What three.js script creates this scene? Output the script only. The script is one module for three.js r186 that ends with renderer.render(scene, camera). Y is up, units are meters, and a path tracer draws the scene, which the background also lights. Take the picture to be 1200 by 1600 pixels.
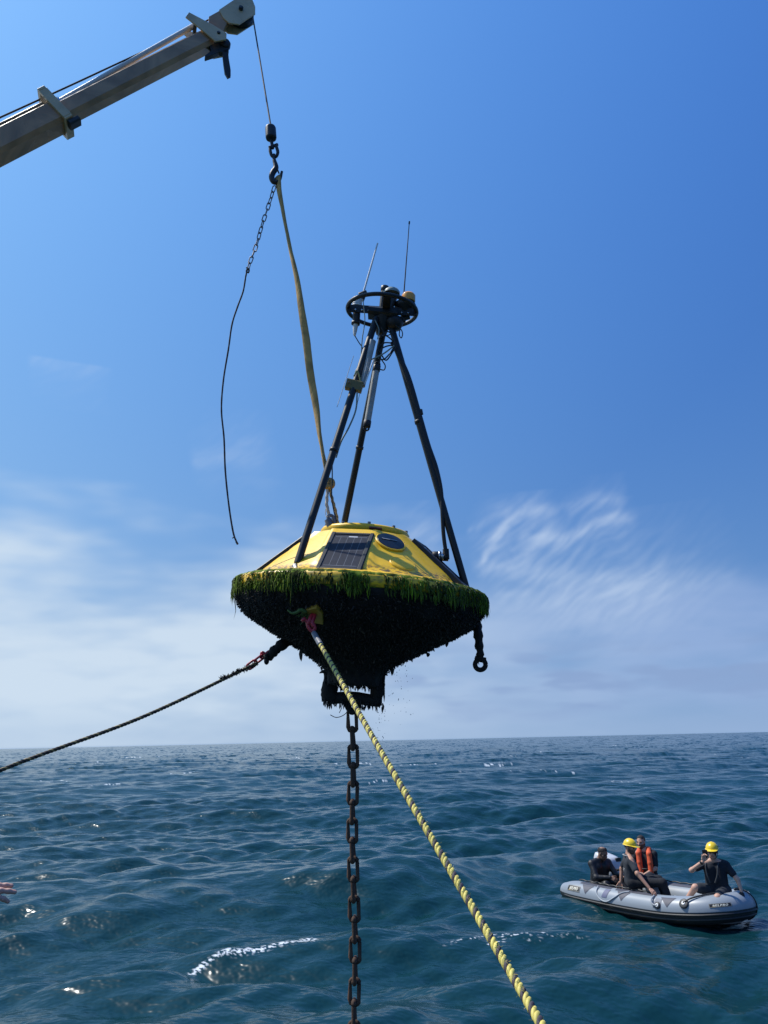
import * as THREE from 'three';
import { mergeGeometries, mergeVertices } from 'three/addons/utils/BufferGeometryUtils.js';
import { ImprovedNoise } from 'three/addons/math/ImprovedNoise.js';

// ---------------------------------------------------------------- camera, exposure, sun, sky
const EYE = 3.15, DEG = Math.PI / 180;
const scene = new THREE.Scene();
const camera = new THREE.PerspectiveCamera(67.38, 0.75, 0.05, 40000);
camera.position.set(0, EYE, 0);
camera.rotation.order = 'YXZ';
camera.rotation.set(16.564 * DEG, 0, -1.29 * DEG);
camera.updateMatrixWorld(true);
const renderer = new THREE.WebGLRenderer({ antialias: true });
renderer.toneMapping = THREE.LinearToneMapping;
renderer.toneMappingExposure = 1.0;
renderer.shadowMap.enabled = true;

const SUN = new THREE.Vector3(-0.50, 0.843, -0.193).normalize();
const sun = new THREE.DirectionalLight(new THREE.Color(1, 0.95, 0.87), 5.0);
sun.name = 'sun';
sun.position.copy(SUN).multiplyScalar(60).add(new THREE.Vector3(1, 2, -9));
sun.target.position.set(1, 2, -9);
sun.castShadow = true;
sun.shadow.mapSize.set(4096, 4096);
Object.assign(sun.shadow.camera, { left: -22, right: 22, top: 22, bottom: -22, near: 1, far: 140 });
sun.shadow.radius = 1;
scene.add(sun, sun.target);

let seed = 7;
const rnd = () => { seed = (seed + 0x6d2b79f5) | 0; let t = Math.imul(seed ^ (seed >>> 15), 1 | seed); t = (t + Math.imul(t ^ (t >>> 7), 61 | t)) ^ t; return ((t ^ (t >>> 14)) >>> 0) / 4294967296; };
const rr = (a, b) => a + (b - a) * rnd();
const lerp = (a, b, t) => a + (b - a) * t;
const clamp = (x, a = 0, b = 1) => Math.min(b, Math.max(a, x));
const smooth = (a, b, x) => { const t = clamp((x - a) / (b - a)); return t * t * (3 - 2 * t); };
const V = (x, y, z) => new THREE.Vector3(x, y, z);
const perlin = new ImprovedNoise();
const noise = (x, y, z = 0) => perlin.noise(x + 100.3, y + 50.7, z + 20.1);
const fbm = (x, y, z = 0, n = 4) => { let s = 0, a = 0.5; for (let i = 0; i < n; i++) { s += a * noise(x, y, z); x = x * 2.03 + 3.1; y = y * 2.03 + 1.7; z = z * 2.03; a *= 0.5; } return s; };

function makeSky() {                     // clear air that pales and brightens towards the sun and the horizon, a low bank of thin stratus, wisps of cirrus
  const W = 3072, H = 1536, data = new Float32Array(W * H * 4);
  const azel = (px, py) => { const v = new THREE.Vector3((px - 600) / 1200, -(py - 800) / 1200, -1).applyQuaternion(camera.quaternion).normalize(); return [Math.atan2(v.x, -v.z) / DEG, Math.asin(v.y) / DEG]; };
  const wisps = [[0.62, 0.42, [[750, 892], [760, 866], [772, 840], [792, 816], [820, 802], [856, 798], [892, 788]]], [0.50, 0.50, [[780, 892], [805, 872], [838, 853], [885, 836], [935, 818], [975, 808], [1003, 811]]], [0.36, 0.35, [[788, 862], [815, 848], [850, 838], [892, 826]]], [0.40, 1.1, [[728, 884], [800, 892], [880, 902], [960, 914], [1050, 910], [1200, 898]]],
    [0.30, 0.7, [[612, 838], [650, 832], [700, 824]]], [0.20, 0.6, [[880, 796], [935, 780], [985, 775]]], [0.16, 0.9, [[290, 728], [360, 712], [440, 700]]], [0.22, 1.3, [[760, 930], [860, 935], [960, 940], [1080, 928]]], [0.14, 0.4, [[730, 830], [765, 812], [800, 790]]], [0.12, 1.0, [[40, 560], [100, 566], [180, 560]]]]
    .map(([k, w, list]) => ({ k, w, p: list.map(([x, y]) => azel(x, y)) }));
  for (const c of wisps) { c.lo = [Math.min(...c.p.map((q) => q[0])) - 3 * c.w, Math.min(...c.p.map((q) => q[1])) - 3 * c.w]; c.hi = [Math.max(...c.p.map((q) => q[0])) + 3 * c.w, Math.max(...c.p.map((q) => q[1])) + 3 * c.w]; }
  for (let j = 0; j < H; j++) {
    const e = ((j + 0.5) / H - 0.5) * Math.PI, y = Math.sin(e), c = Math.cos(e), ed = e / DEG, el = Math.max(ed, 0);
    for (let i = 0; i < W; i++) {
      const a = ((i + 0.5) / W - 0.5) * 2 * Math.PI, x = Math.cos(a) * c, z = Math.sin(a) * c;
      const az = Math.atan2(x, -z) / DEG;                                  // 0 ahead, positive to the right
      let th = Math.acos(clamp(x * SUN.x + y * SUN.y + z * SUN.z, -1, 1)) / DEG;
      const halo = 0.5 * Math.exp(-th / 7);
      if (th > 72) th = 72 + 12 * (1 - Math.exp(-(th - 72) / 20));
      const d = th - 50;
      let r = Math.exp(-0.10 - 2.75 * (1 - Math.exp(-el / 25)) - 0.037 * d) + halo, g = Math.exp(-0.06 - 1.55 * (1 - Math.exp(-el / 27)) - 0.026 * d) + halo, b = Math.exp(-0.04 - 0.38 * (1 - Math.exp(-el / 30)) - 0.0135 * d) + halo;
      const low0 = Math.exp(-el / 3.2); r = lerp(r, r * 0.90, low0); g = lerp(g, g * 0.95, low0);   // duller air on the horizon itself
      if (ed > -1 && ed < 26) {
        const n = fbm(az * 0.060 + 3.1, ed * 0.20, 1.7, 4), n2 = fbm(az * 0.16 + 7, ed * 0.62, 7.7, 4);
        const bank = smooth(14, -18, az) * smooth(60, 45, Math.abs(az + 10)) + 0.25, top = 6.0 + 7.0 * clamp(bank) + 10 * n;
        let s = smooth(top + 4.5, top - 3.0, el) * clamp(0.80 + 1.0 * n + 0.7 * n2) * lerp(0.55, 1, smooth(0.2, 3.5, el)) * lerp(0.5, 1, smooth(16, -8, az));
        const lit = lerp(0.64, 1.0, smooth(26, -14, az));
        r = lerp(r, 0.635 * lit, s * 0.90); g = lerp(g, 0.755 * lit * lerp(1.08, 1, smooth(26, -14, az)), s * 0.90); b = lerp(b, 0.885 * lerp(0.90, 1, smooth(26, -14, az)), s * 0.90);
        const low = smooth(1.4, 3.4, el + 2.5 * n2) * smooth(7.2, 4.6, el) * smooth(-0.05, 0.16, fbm(az * 0.11 + 19, ed * 0.60, 3.3, 4)) * smooth(-4, 6, az);     // far grey cloud low down
        r = lerp(r, 0.255, low * 0.8); g = lerp(g, 0.375, low * 0.8); b = lerp(b, 0.625, low * 0.8);
        let ci = 0, feather = -1;
        for (const q of wisps) {
          if (az < q.lo[0] || az > q.hi[0] || ed < q.lo[1] || ed > q.hi[1]) continue;
          if (feather < 0) feather = 0;
          const jx = az + 0.8 * fbm(az * 0.30, ed * 0.30, 3, 4), jy = ed + 0.8 * fbm(az * 0.30 + 40, ed * 0.30, 3, 4);
          const fu = az * 0.80 + ed * 0.60, fv = ed * 0.80 - az * 0.60, fil = Math.max(-0.28, fbm(fu * 0.45 + 5, fv * 2.3 + 2.4 * fbm(az * 0.22, ed * 0.22, 3, 3), 8, 4));
          let best = 9, at = 0;
          for (let k = 0; k < q.p.length - 1; k++) { const A = q.p[k], B = q.p[k + 1], ux = B[0] - A[0], uy = B[1] - A[1], t = clamp(((jx - A[0]) * ux + (jy - A[1]) * uy) / (ux * ux + uy * uy)), dd = Math.hypot(jx - A[0] - ux * t, jy - A[1] - uy * t); if (dd < best) { best = dd; at = (k + t) / (q.p.length - 1); } }
          const wd = q.w * (0.6 + 1.1 * at), end = smooth(0, 0.12, at) * smooth(1.0, 0.72, at);
          ci += q.k * end * (Math.exp(-(best * best) / (wd * wd * 0.5)) * (0.78 + 0.9 * fil) + (0.22 + 0.5 * fil) * Math.exp(-(best * best) / (wd * wd * 7)));
        }
        if (ci > 0.005) { const u = az * 0.86 + ed * 0.5, v = ed * 0.86 - az * 0.5; ci = Math.max(0, ci) * clamp(0.9 + 0.7 * fbm(u * 0.35, v * 1.2, 4, 3), 0, 1.4); ci = 1 - Math.exp(-ci * 1.25); r = lerp(r, 0.60, ci * 0.85); g = lerp(g, 0.72, ci * 0.85); b = lerp(b, 0.90, ci * 0.85); }
      }
      const k = (j * W + i) * 4;
      data[k] = r; data[k + 1] = g; data[k + 2] = b; data[k + 3] = 1;
    }
  }
  const tex = new THREE.DataTexture(data, W, H, THREE.RGBAFormat, THREE.FloatType);
  tex.mapping = THREE.EquirectangularReflectionMapping;
  tex.magFilter = tex.minFilter = THREE.LinearFilter;
  tex.needsUpdate = true;
  return tex;
}
scene.background = makeSky();
scene.environment = scene.background;

// ---------------------------------------------------------------- helpers
const used = {};
function numbered(n) { const k = used[n] = (used[n] ?? -1) + 1; return k ? `${n}_${String(k).padStart(3, '0')}` : n; }
function pt(px, py, d) {                 // a photograph point as a place d metres ahead of the camera
  const v = V((px - 600) / 1200, -(py - 800) / 1200, -1).applyQuaternion(camera.quaternion);
  return v.multiplyScalar(d / -v.z).add(camera.position);
}
function thing(name, label, category, pos, group) {
  const o = new THREE.Group(); o.name = numbered(name); scene.add(o);
  if (pos) o.position.copy(pos);
  o.userData = { label, category };
  if (group) o.userData.group = group;
  return o;
}
function part(name, geo, mat, parent, label) {
  const m = new THREE.Mesh(Array.isArray(geo) ? merge(geo) : geo, mat);
  m.name = name; m.castShadow = m.receiveShadow = true;
  if (label) m.userData.label = label;
  parent.add(m);
  return m;
}
function merge(list) {
  list = list.map((g) => { g = g.index ? g.toNonIndexed() : g.clone(); for (const k of Object.keys(g.attributes)) if (!['position', 'normal', 'uv', 'color'].includes(k)) g.deleteAttribute(k); return g; });
  if (list.some((g) => !g.attributes.uv)) list.forEach((g) => g.deleteAttribute('uv'));
  if (list.some((g) => !g.attributes.color)) list.forEach((g) => g.deleteAttribute('color'));
  return mergeGeometries(list);
}
const rgb = (r, g, b) => new THREE.Color().setRGB(r, g, b);
const M = (color, roughness = 0.6, metalness = 0, extra = {}) => new THREE.MeshStandardMaterial({ color, roughness, metalness, ...extra });

// a smooth tube through points; r may be a function of t; ends closed
function tube(pts, r, sides = 10, colorAt) {
  const n = pts.length, rad = typeof r === 'function' ? r : () => r;
  const pos = [], uv = [], col = [], idx = [];
  let t0 = pts[1].clone().sub(pts[0]).normalize(), N = Math.abs(t0.y) < 0.9 ? V(0, 1, 0) : V(1, 0, 0);
  N.sub(t0.clone().multiplyScalar(N.dot(t0))).normalize();
  let run = 0;
  for (let i = 0; i < n; i++) {
    const t = pts[Math.min(i + 1, n - 1)].clone().sub(pts[Math.max(i - 1, 0)]).normalize();
    N.sub(t.clone().multiplyScalar(N.dot(t))).normalize();
    const B = t.clone().cross(N), R = rad(i / (n - 1), i);
    if (i) run += pts[i].distanceTo(pts[i - 1]);
    for (let j = 0; j <= sides; j++) {
      const a = (j / sides) * 2 * Math.PI, d = N.clone().multiplyScalar(Math.cos(a)).addScaledVector(B, Math.sin(a));
      pos.push(pts[i].x + d.x * R, pts[i].y + d.y * R, pts[i].z + d.z * R);
      uv.push((j / sides) * 2 * Math.PI * R, run);
      if (colorAt) col.push(...colorAt(i / (n - 1), a, i));
    }
  }
  const w = sides + 1;
  for (let i = 0; i < n - 1; i++) for (let j = 0; j < sides; j++) { const a = i * w + j, b = a + w; idx.push(a, b, a + 1, b, b + 1, a + 1); }
  for (const [i, flip] of [[0, 0], [n - 1, 1]]) {
    const c = pos.length / 3; pos.push(pts[i].x, pts[i].y, pts[i].z); uv.push(0, 0); if (colorAt) col.push(...colorAt(i / (n - 1), 0, i));
    for (let j = 0; j < sides; j++) flip ? idx.push(c, i * w + j + 1, i * w + j) : idx.push(c, i * w + j, i * w + j + 1);
  }
  for (let k = 0; k < idx.length; k += 3) { const s = idx[k + 1]; idx[k + 1] = idx[k + 2]; idx[k + 2] = s; }
  const g = new THREE.BufferGeometry();
  g.setAttribute('position', new THREE.Float32BufferAttribute(pos, 3));
  g.setAttribute('uv', new THREE.Float32BufferAttribute(uv, 2));
  if (colorAt) g.setAttribute('color', new THREE.Float32BufferAttribute(col, 3));
  g.setIndex(idx); g.computeVertexNormals();
  return g;
}
const curve = (pts, n, closed = false) => { const c = new THREE.CatmullRomCurve3(pts, closed, 'centripetal'); return closed ? [...Array(n + 1)].map((_, i) => c.getPoint(i / n)) : c.getPoints(n); };
const line = (a, b, n = 1) => [...Array(n + 1)].map((_, i) => a.clone().lerp(b, i / n));
const bar = (a, b, r, sides = 10) => tube(line(a, b), r, sides);
// a beam of rectangular section (chamfered) from a to b; up tells which way the height goes
function beam(a, b, w, h, up = V(0, 1, 0), ch = 0.004) {
  const L = a.distanceTo(b), s = new THREE.Shape(), x = w / 2, y = h / 2;
  s.moveTo(-x + ch, -y); s.lineTo(x - ch, -y); s.lineTo(x, -y + ch); s.lineTo(x, y - ch); s.lineTo(x - ch, y); s.lineTo(-x + ch, y); s.lineTo(-x, y - ch); s.lineTo(-x, -y + ch); s.closePath();
  const g = new THREE.ExtrudeGeometry(s, { depth: L, bevelEnabled: false });
  const zA = b.clone().sub(a).normalize(), xA = up.clone().cross(zA).normalize(), yA = zA.clone().cross(xA);
  return g.applyMatrix4(new THREE.Matrix4().makeBasis(xA, yA, zA).setPosition(a));
}
const frameAt = (o, x, y, z) => new THREE.Matrix4().makeBasis(x, y, z).setPosition(o);
function extrude(points, depth, bevel = 0.003) {
  const s = new THREE.Shape(points.map((p) => new THREE.Vector2(p[0], p[1])));
  const g = new THREE.ExtrudeGeometry(s, { depth: depth - 2 * bevel, bevelEnabled: bevel > 0, bevelSize: bevel, bevelThickness: bevel, bevelSegments: 2 });
  return g.translate(0, 0, bevel - depth / 2);
}
function lathe(pts, seg = 48, sharp = false) {
  const g = new THREE.LatheGeometry(pts.map((p) => new THREE.Vector2(p[0], p[1])), seg);
  if (!sharp) return g;
  const f = g.toNonIndexed(); f.computeVertexNormals(); return f;
}
function linkGeo(L, W, d, sides = 8, wob = 0) {     // a chain link lying in the x-y plane, long along y
  const R = (W - d) / 2, S = (L - d) / 2 - R, pts = [];
  for (let i = 0; i <= 8; i++) pts.push(V(R * Math.cos((i / 8) * Math.PI), S + R * Math.sin((i / 8) * Math.PI), 0));
  for (let i = 0; i <= 8; i++) pts.push(V(-R * Math.cos((i / 8) * Math.PI), -S - R * Math.sin((i / 8) * Math.PI), 0));
  pts.push(pts[0].clone());
  return tube(pts, (t, i) => d / 2 * (1 + wob * noise(t * 23, d * 40 + S, 3)), sides);
}
function chain(parent, path, L, W, d, mat, name = 'link', wob = 0, sides = 8, twist = 0) {   // links along a path, each its own mesh
  const pitch = L - 2 * d, geos = [linkGeo(L, W, d, sides, wob), linkGeo(L * 1.01, W * 1.02, d * 1.03, sides, wob * 1.3)];
  const c = new THREE.CatmullRomCurve3(path, false, 'centripetal'), len = c.getLength(), n = Math.floor(len / pitch);
  for (let i = 0; i < n; i++) {
    const p = c.getPointAt(((i + 0.5) * pitch) / len), t = c.getTangentAt(((i + 0.5) * pitch) / len).negate();
    const side = V(1, 0, 0.15).sub(t.clone().multiplyScalar(t.x)).normalize(), oth = side.clone().cross(t).normalize();
    const a = (i % 2 ? Math.PI / 2 : 0) + twist * i + 0.18 * noise(i * 1.7, 3, 1);
    const x = side.clone().multiplyScalar(Math.cos(a)).addScaledVector(oth, Math.sin(a));
    const m = part(name, geos[i % 2], mat, parent);
    m.applyMatrix4(frameAt(p, x, t, x.clone().cross(t)));
  }
}
function rope(parent, path, R, pitch, mats, fuzz = 0) {      // three laid strands, each a mesh
  const c = new THREE.CatmullRomCurve3(path, false, 'centripetal'), len = c.getLength(), n = Math.round((len / pitch) * 12);
  const base = [...Array(n + 1)].map((_, i) => c.getPointAt(i / n)), fr = [];
  let N = V(0, 1, 0);
  for (let i = 0; i <= n; i++) { const t = c.getTangentAt(i / n); N.sub(t.clone().multiplyScalar(N.dot(t))).normalize(); fr.push([N.clone(), t.clone().cross(N)]); }
  for (let k = 0; k < 3; k++) {
    const pts = base.map((p, i) => { const a = ((i / n) * len / pitch) * 2 * Math.PI + k * 2.0944; return p.clone().addScaledVector(fr[i][0], Math.cos(a) * R * 0.53).addScaledVector(fr[i][1], Math.sin(a) * R * 0.53); });
    part('strand', tube(pts, (t, i) => R * 0.54 * (1 + 0.05 * noise(i * 0.5, k * 3, 2)), 9), mats[k], parent);
  }
}
function tex(W, H, f, srgb = false) {                 // a computed texture; f returns [r,g,b] in 0..1
  const d = new Uint8Array(W * H * 4);
  for (let j = 0; j < H; j++) for (let i = 0; i < W; i++) { const c = f(i / W, j / H), k = (j * W + i) * 4; d[k] = clamp(c[0]) * 255; d[k + 1] = clamp(c[1]) * 255; d[k + 2] = clamp(c[2]) * 255; d[k + 3] = 255; }
  const t = new THREE.DataTexture(d, W, H); t.wrapS = t.wrapT = THREE.RepeatWrapping; t.magFilter = THREE.LinearFilter; t.minFilter = THREE.LinearMipmapLinearFilter; t.generateMipmaps = true;
  if (srgb) t.colorSpace = THREE.SRGBColorSpace; t.needsUpdate = true; return t;
}
const tnoise = (u, v, f, z, n = 4) => {               // tiling noise
  const a = u * 2 * Math.PI, b = v * 2 * Math.PI, R = f / 6.283; return fbm(Math.cos(a) * R + 7 * z, Math.sin(a) * R + Math.cos(b) * R * 1.01, Math.sin(b) * R + z, n);
};

// ---------------------------------------------------------------- the sea
const BOAT = { at: V(4.07, 0, -17.7), turn: Math.atan2(-0.844, 0.536) };
const hd = V(0.536, 0, 0.844), nn = V(-0.844, 0, 0.536);
const boatPt = (x, y, z) => BOAT.at.clone().addScaledVector(hd, x).addScaledVector(nn, z).add(V(0, y, 0));
const waves = [];
{
  const add = (lam, slope, dir, spread) => { const a = (dir + spread) * DEG, k = 2 * Math.PI / lam; waves.push({ k, kx: Math.sin(a) * k, kz: Math.cos(a) * k, A: slope / k, ph: rnd() * 6.283, lam }); };
  for (let i = 0; i < 9; i++) add(rr(11, 26), 0.020, 16, rr(-24, 24));
  for (let i = 0; i < 14; i++) add(rr(4.5, 10), 0.037, 12, rr(-30, 30));
  for (let i = 0; i < 18; i++) add(rr(2, 4.5), 0.034, 10, rr(-40, 40));
  for (let i = 0; i < 18; i++) add(rr(0.9, 2), 0.042, 6, rr(-48, 48));
  for (let i = 0; i < 16; i++) add(rr(0.4, 0.9), 0.046, 5, rr(-55, 55));
}
// the one wave that breaks: a crest line on the near water
const crest = [[-4.6, -12.6], [-3.4, -13.0], [-2.5, -13.7], [-1.35, -14.2], [0, -14.1], [1.8, -14.4], [3.6, -14.1]];
function crestAt(x, z) {                               // signed distance toward the camera from the crest line, position along it
  let zc = crest[0][1];
  if (x <= crest[0][0]) zc = crest[0][1]; else if (x >= crest[6][0]) zc = crest[6][1];
  else for (let i = 0; i < 6; i++) if (x >= crest[i][0] && x < crest[i + 1][0]) { const t = smooth(crest[i][0], crest[i + 1][0], x); zc = lerp(crest[i][1], crest[i + 1][1], t); }
  return z - zc;
}
function makeSea() {
  const cols = [], FO = 36 * DEG, nd = 820, nc = 50;
  for (let i = 0; i <= nd; i++) cols.push(-FO + (2 * FO * i) / nd);
  for (let i = 1; i < nc; i++) cols.push(FO + ((2 * Math.PI - 2 * FO) * i) / nc);
  const rows = [3.2, 4.5, 6, 7.5]; const NR = 1010;
  for (let i = 0; i <= NR; i++) { const th = lerp(20.5, 0.012, Math.pow(i / NR, 0.86)) * DEG; const d = EYE / Math.tan(th); if (d > 8) rows.push(d); }
  rows.push(22000);
  const nC = cols.length, nR = rows.length, pos = new Float32Array((nC * nR + 1) * 3), nor = new Float32Array((nC * nR + 1) * 3), col = new Float32Array((nC * nR + 1) * 3), uv = new Float32Array((nC * nR + 1) * 2);
  for (let r = 0; r < nR; r++) {
    const d = rows[r], sp = Math.max(r ? d - rows[r - 1] : 1, d * (2 * FO) / nd);
    for (let c = 0; c < nC; c++) {
      const a = cols[c], X = Math.sin(a) * d, Z = -Math.cos(a) * d, k = r * nC + c, spc = c <= nd ? sp : Math.max(sp, d * 0.11);
      let h = 0, dx = 0, dz = 0, ox = 0, oz = 0;
      const near = smooth(2.3, 5.5, Math.hypot(X - 5.0, Z + 16.2));
      const calm = smooth(1.5, 4.5, Math.hypot((X + 1.2) * 0.6, Z + 13.7));
      const gust = 1 + 0.40 * noise(X * 0.035, Z * 0.05, 1.5) + 0.25 * noise(X * 0.14, Z * 0.2, 2.5);
      const far = 1 / (1 + d / 900);
      for (const w of waves) {
        const p = w.kx * X + w.kz * Z + w.ph, s = Math.sin(p), co = Math.cos(p);
        const f = smooth(1.6, 3.2, w.lam / spc), big = w.lam > 4.2;
        const A = w.A * (big ? lerp(0.15, 1, near) * lerp(0.4, 1, calm) : gust * (w.lam > 1.9 ? lerp(0.35, 1, near) : 1)), An = A * lerp(f, 1, smooth(30, 120, d)) * far;
        // crests a little sharper than troughs
        h += A * f * (s + 0.12 * Math.cos(2 * p) * -1);
        dx += An * (co + 0.24 * Math.sin(2 * p)) * w.kx; dz += An * (co + 0.24 * Math.sin(2 * p)) * w.kz;
        ox -= A * f * 0.8 * co * w.kx / w.k; oz -= A * f * 0.8 * co * w.kz / w.k;
      }
      let foam = 0;
      if (d < 40 && c <= nd) {                          // the breaking wave: long back, steep front
        const q = crestAt(X, Z), amp = 0.12 * smooth(-6.2, -3.0, X) * smooth(5.2, 2.6, X) + 0.02;
        const back = q < 0 ? Math.exp(-(q * q) / 0.9) : Math.exp(-(q * q) / 0.16);
        h += amp * back; dz += amp * back * (q < 0 ? -2 * q / 0.9 : -2 * q / 0.16);
        const n1 = fbm(X * 2.2, Z * 3.2, 5, 4), n2 = fbm(X * 17, Z * 18, 8, 3);
        const on = smooth(-3.75, -3.1, X) * smooth(-1.05, -1.4, X), wdt = 0.045 + 0.06 * smooth(-3.6, -1.6, X);
        const lace = smooth(wdt + 0.10, wdt * 0.3, Math.abs(q + 0.05 + 0.22 * n1)) * on;
        foam = clamp(lace * smooth(0.0, 0.12, n2 + 0.24 * lace - 0.17));
        const on2 = smooth(0.6, 1.2, X) * smooth(3.4, 2.2, X);
        foam = Math.max(foam, on2 * smooth(0.12, 0.0, Math.abs(q - 0.1 + 0.5 * n1)) * smooth(0.10, 0.26, n2));
      }
      if (d > 16 && d < 2500 && c <= nd) {              // scattered small whitecaps on the tops of waves
        const sc = 1 / (1 + d / 260), n3 = noise(X * 0.16 * sc + 31, Z * 0.22 * sc, 9), n4 = fbm(X * 3.6 * sc, Z * 8.0 * sc, 2, 3);
        if (d > 45 && n3 > lerp(0.50, 0.36, smooth(45, 110, d)) && h > 0.02) foam = Math.max(foam, smooth(lerp(0.50, 0.36, smooth(25, 90, d)), 0.56, n3) * smooth(0.14, 0.26, n4) * 0.95);
      }
      const px = X + ox * 1.15, pz = Z + oz * 1.15;
      // inside the boat the water stays under the hull
      const bx = (px - BOAT.at.x) * hd.x + (pz - BOAT.at.z) * hd.z, bz = (px - BOAT.at.x) * nn.x + (pz - BOAT.at.z) * nn.z;
      const hullIn = smooth(0.62, 0.45, Math.abs(bz) + 0.5 * Math.max(0, bx - 3.0)) * smooth(0.1, 0.4, bx) * smooth(3.95, 3.6, bx);
      if (hullIn > 0) h = lerp(h, Math.min(h, -0.06), hullIn);
      pos[k * 3] = px; pos[k * 3 + 1] = h - 0.02; pos[k * 3 + 2] = pz;
      const L = Math.hypot(dx, dz, 1); nor[k * 3] = -dx / L; nor[k * 3 + 1] = 1 / L; nor[k * 3 + 2] = -dz / L;
      uv[k * 2] = px; uv[k * 2 + 1] = pz;
      const deep = 1 + 0.18 * noise(X * 0.06, Z * 0.06, 4);
      col[k * 3] = lerp(0.0032 * deep, 0.72, foam); col[k * 3 + 1] = lerp(0.0305 * deep, 0.76, foam); col[k * 3 + 2] = lerp(0.038 * deep, 0.78, foam);
    }
  }
  const idx = new Uint32Array((nR - 1) * nC * 6 + nC * 3); let q = 0;
  for (let r = 0; r < nR - 1; r++) for (let c = 0; c < nC; c++) { const a = r * nC + c, b = r * nC + ((c + 1) % nC), e = a + nC, f = b + nC; idx[q++] = a; idx[q++] = b; idx[q++] = e; idx[q++] = b; idx[q++] = f; idx[q++] = e; }
  const cen = nC * nR; pos.set([0, 0, 0], cen * 3); nor.set([0, 1, 0], cen * 3); col.set([0.004, 0.0235, 0.036], cen * 3);
  for (let c = 0; c < nC; c++) { idx[q++] = cen; idx[q++] = (c + 1) % nC; idx[q++] = c; }
  const g = new THREE.BufferGeometry();
  g.setAttribute('position', new THREE.BufferAttribute(pos, 3)); g.setAttribute('normal', new THREE.BufferAttribute(nor, 3)); g.setAttribute('color', new THREE.BufferAttribute(col, 3)); g.setAttribute('uv', new THREE.BufferAttribute(uv, 2));
  g.setIndex(new THREE.BufferAttribute(idx, 1));
  // ripples: a tiling sum of short waves
  const N = 512, comp = [];
  for (let i = 0; i < 130; i++) { const m = Math.pow(rnd(), 1.3) * 40 + 4, a = (rr(-1, 1) + rr(-1, 1)) * 42 * DEG; comp.push([Math.round(Math.sin(a) * m), Math.round(Math.cos(a) * m), rnd() * 6.283]); }
  const hgt = new Float32Array(N * N); let lo = 1e9, hi = -1e9;
  for (let j = 0; j < N; j++) for (let i = 0; i < N; i++) { let s = 0; for (const [a, b, p] of comp) s += Math.sin(2 * Math.PI * (a * i + b * j) / N + p) / Math.pow(Math.max(4, Math.hypot(a, b)), 1.25); hgt[j * N + i] = s; lo = Math.min(lo, s); hi = Math.max(hi, s); }
  const bd = new Float32Array(N * N * 4); for (let i = 0; i < N * N; i++) { const s = (hgt[i] - lo) / (hi - lo); bd.set([s, s, s, 1], i * 4); }
  const bump = new THREE.DataTexture(bd, N, N, THREE.RGBAFormat, THREE.FloatType); bump.wrapS = bump.wrapT = THREE.RepeatWrapping; bump.magFilter = bump.minFilter = THREE.LinearFilter; bump.needsUpdate = true;
  bump.repeat.set(1 / 2.7, 1 / 2.7); bump.rotation = 0.2;
  const mat = new THREE.MeshPhysicalMaterial({ color: 0xffffff, vertexColors: true, roughness: 0.20, ior: 1.333, bumpMap: bump, bumpScale: 0.026 });
  const m = new THREE.Mesh(g, mat); m.name = 'sea'; m.receiveShadow = true;
  m.userData = { kind: 'structure', label: 'dark blue open sea with short choppy waves', category: 'sea' };
  scene.add(m);
}
makeSea();

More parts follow.
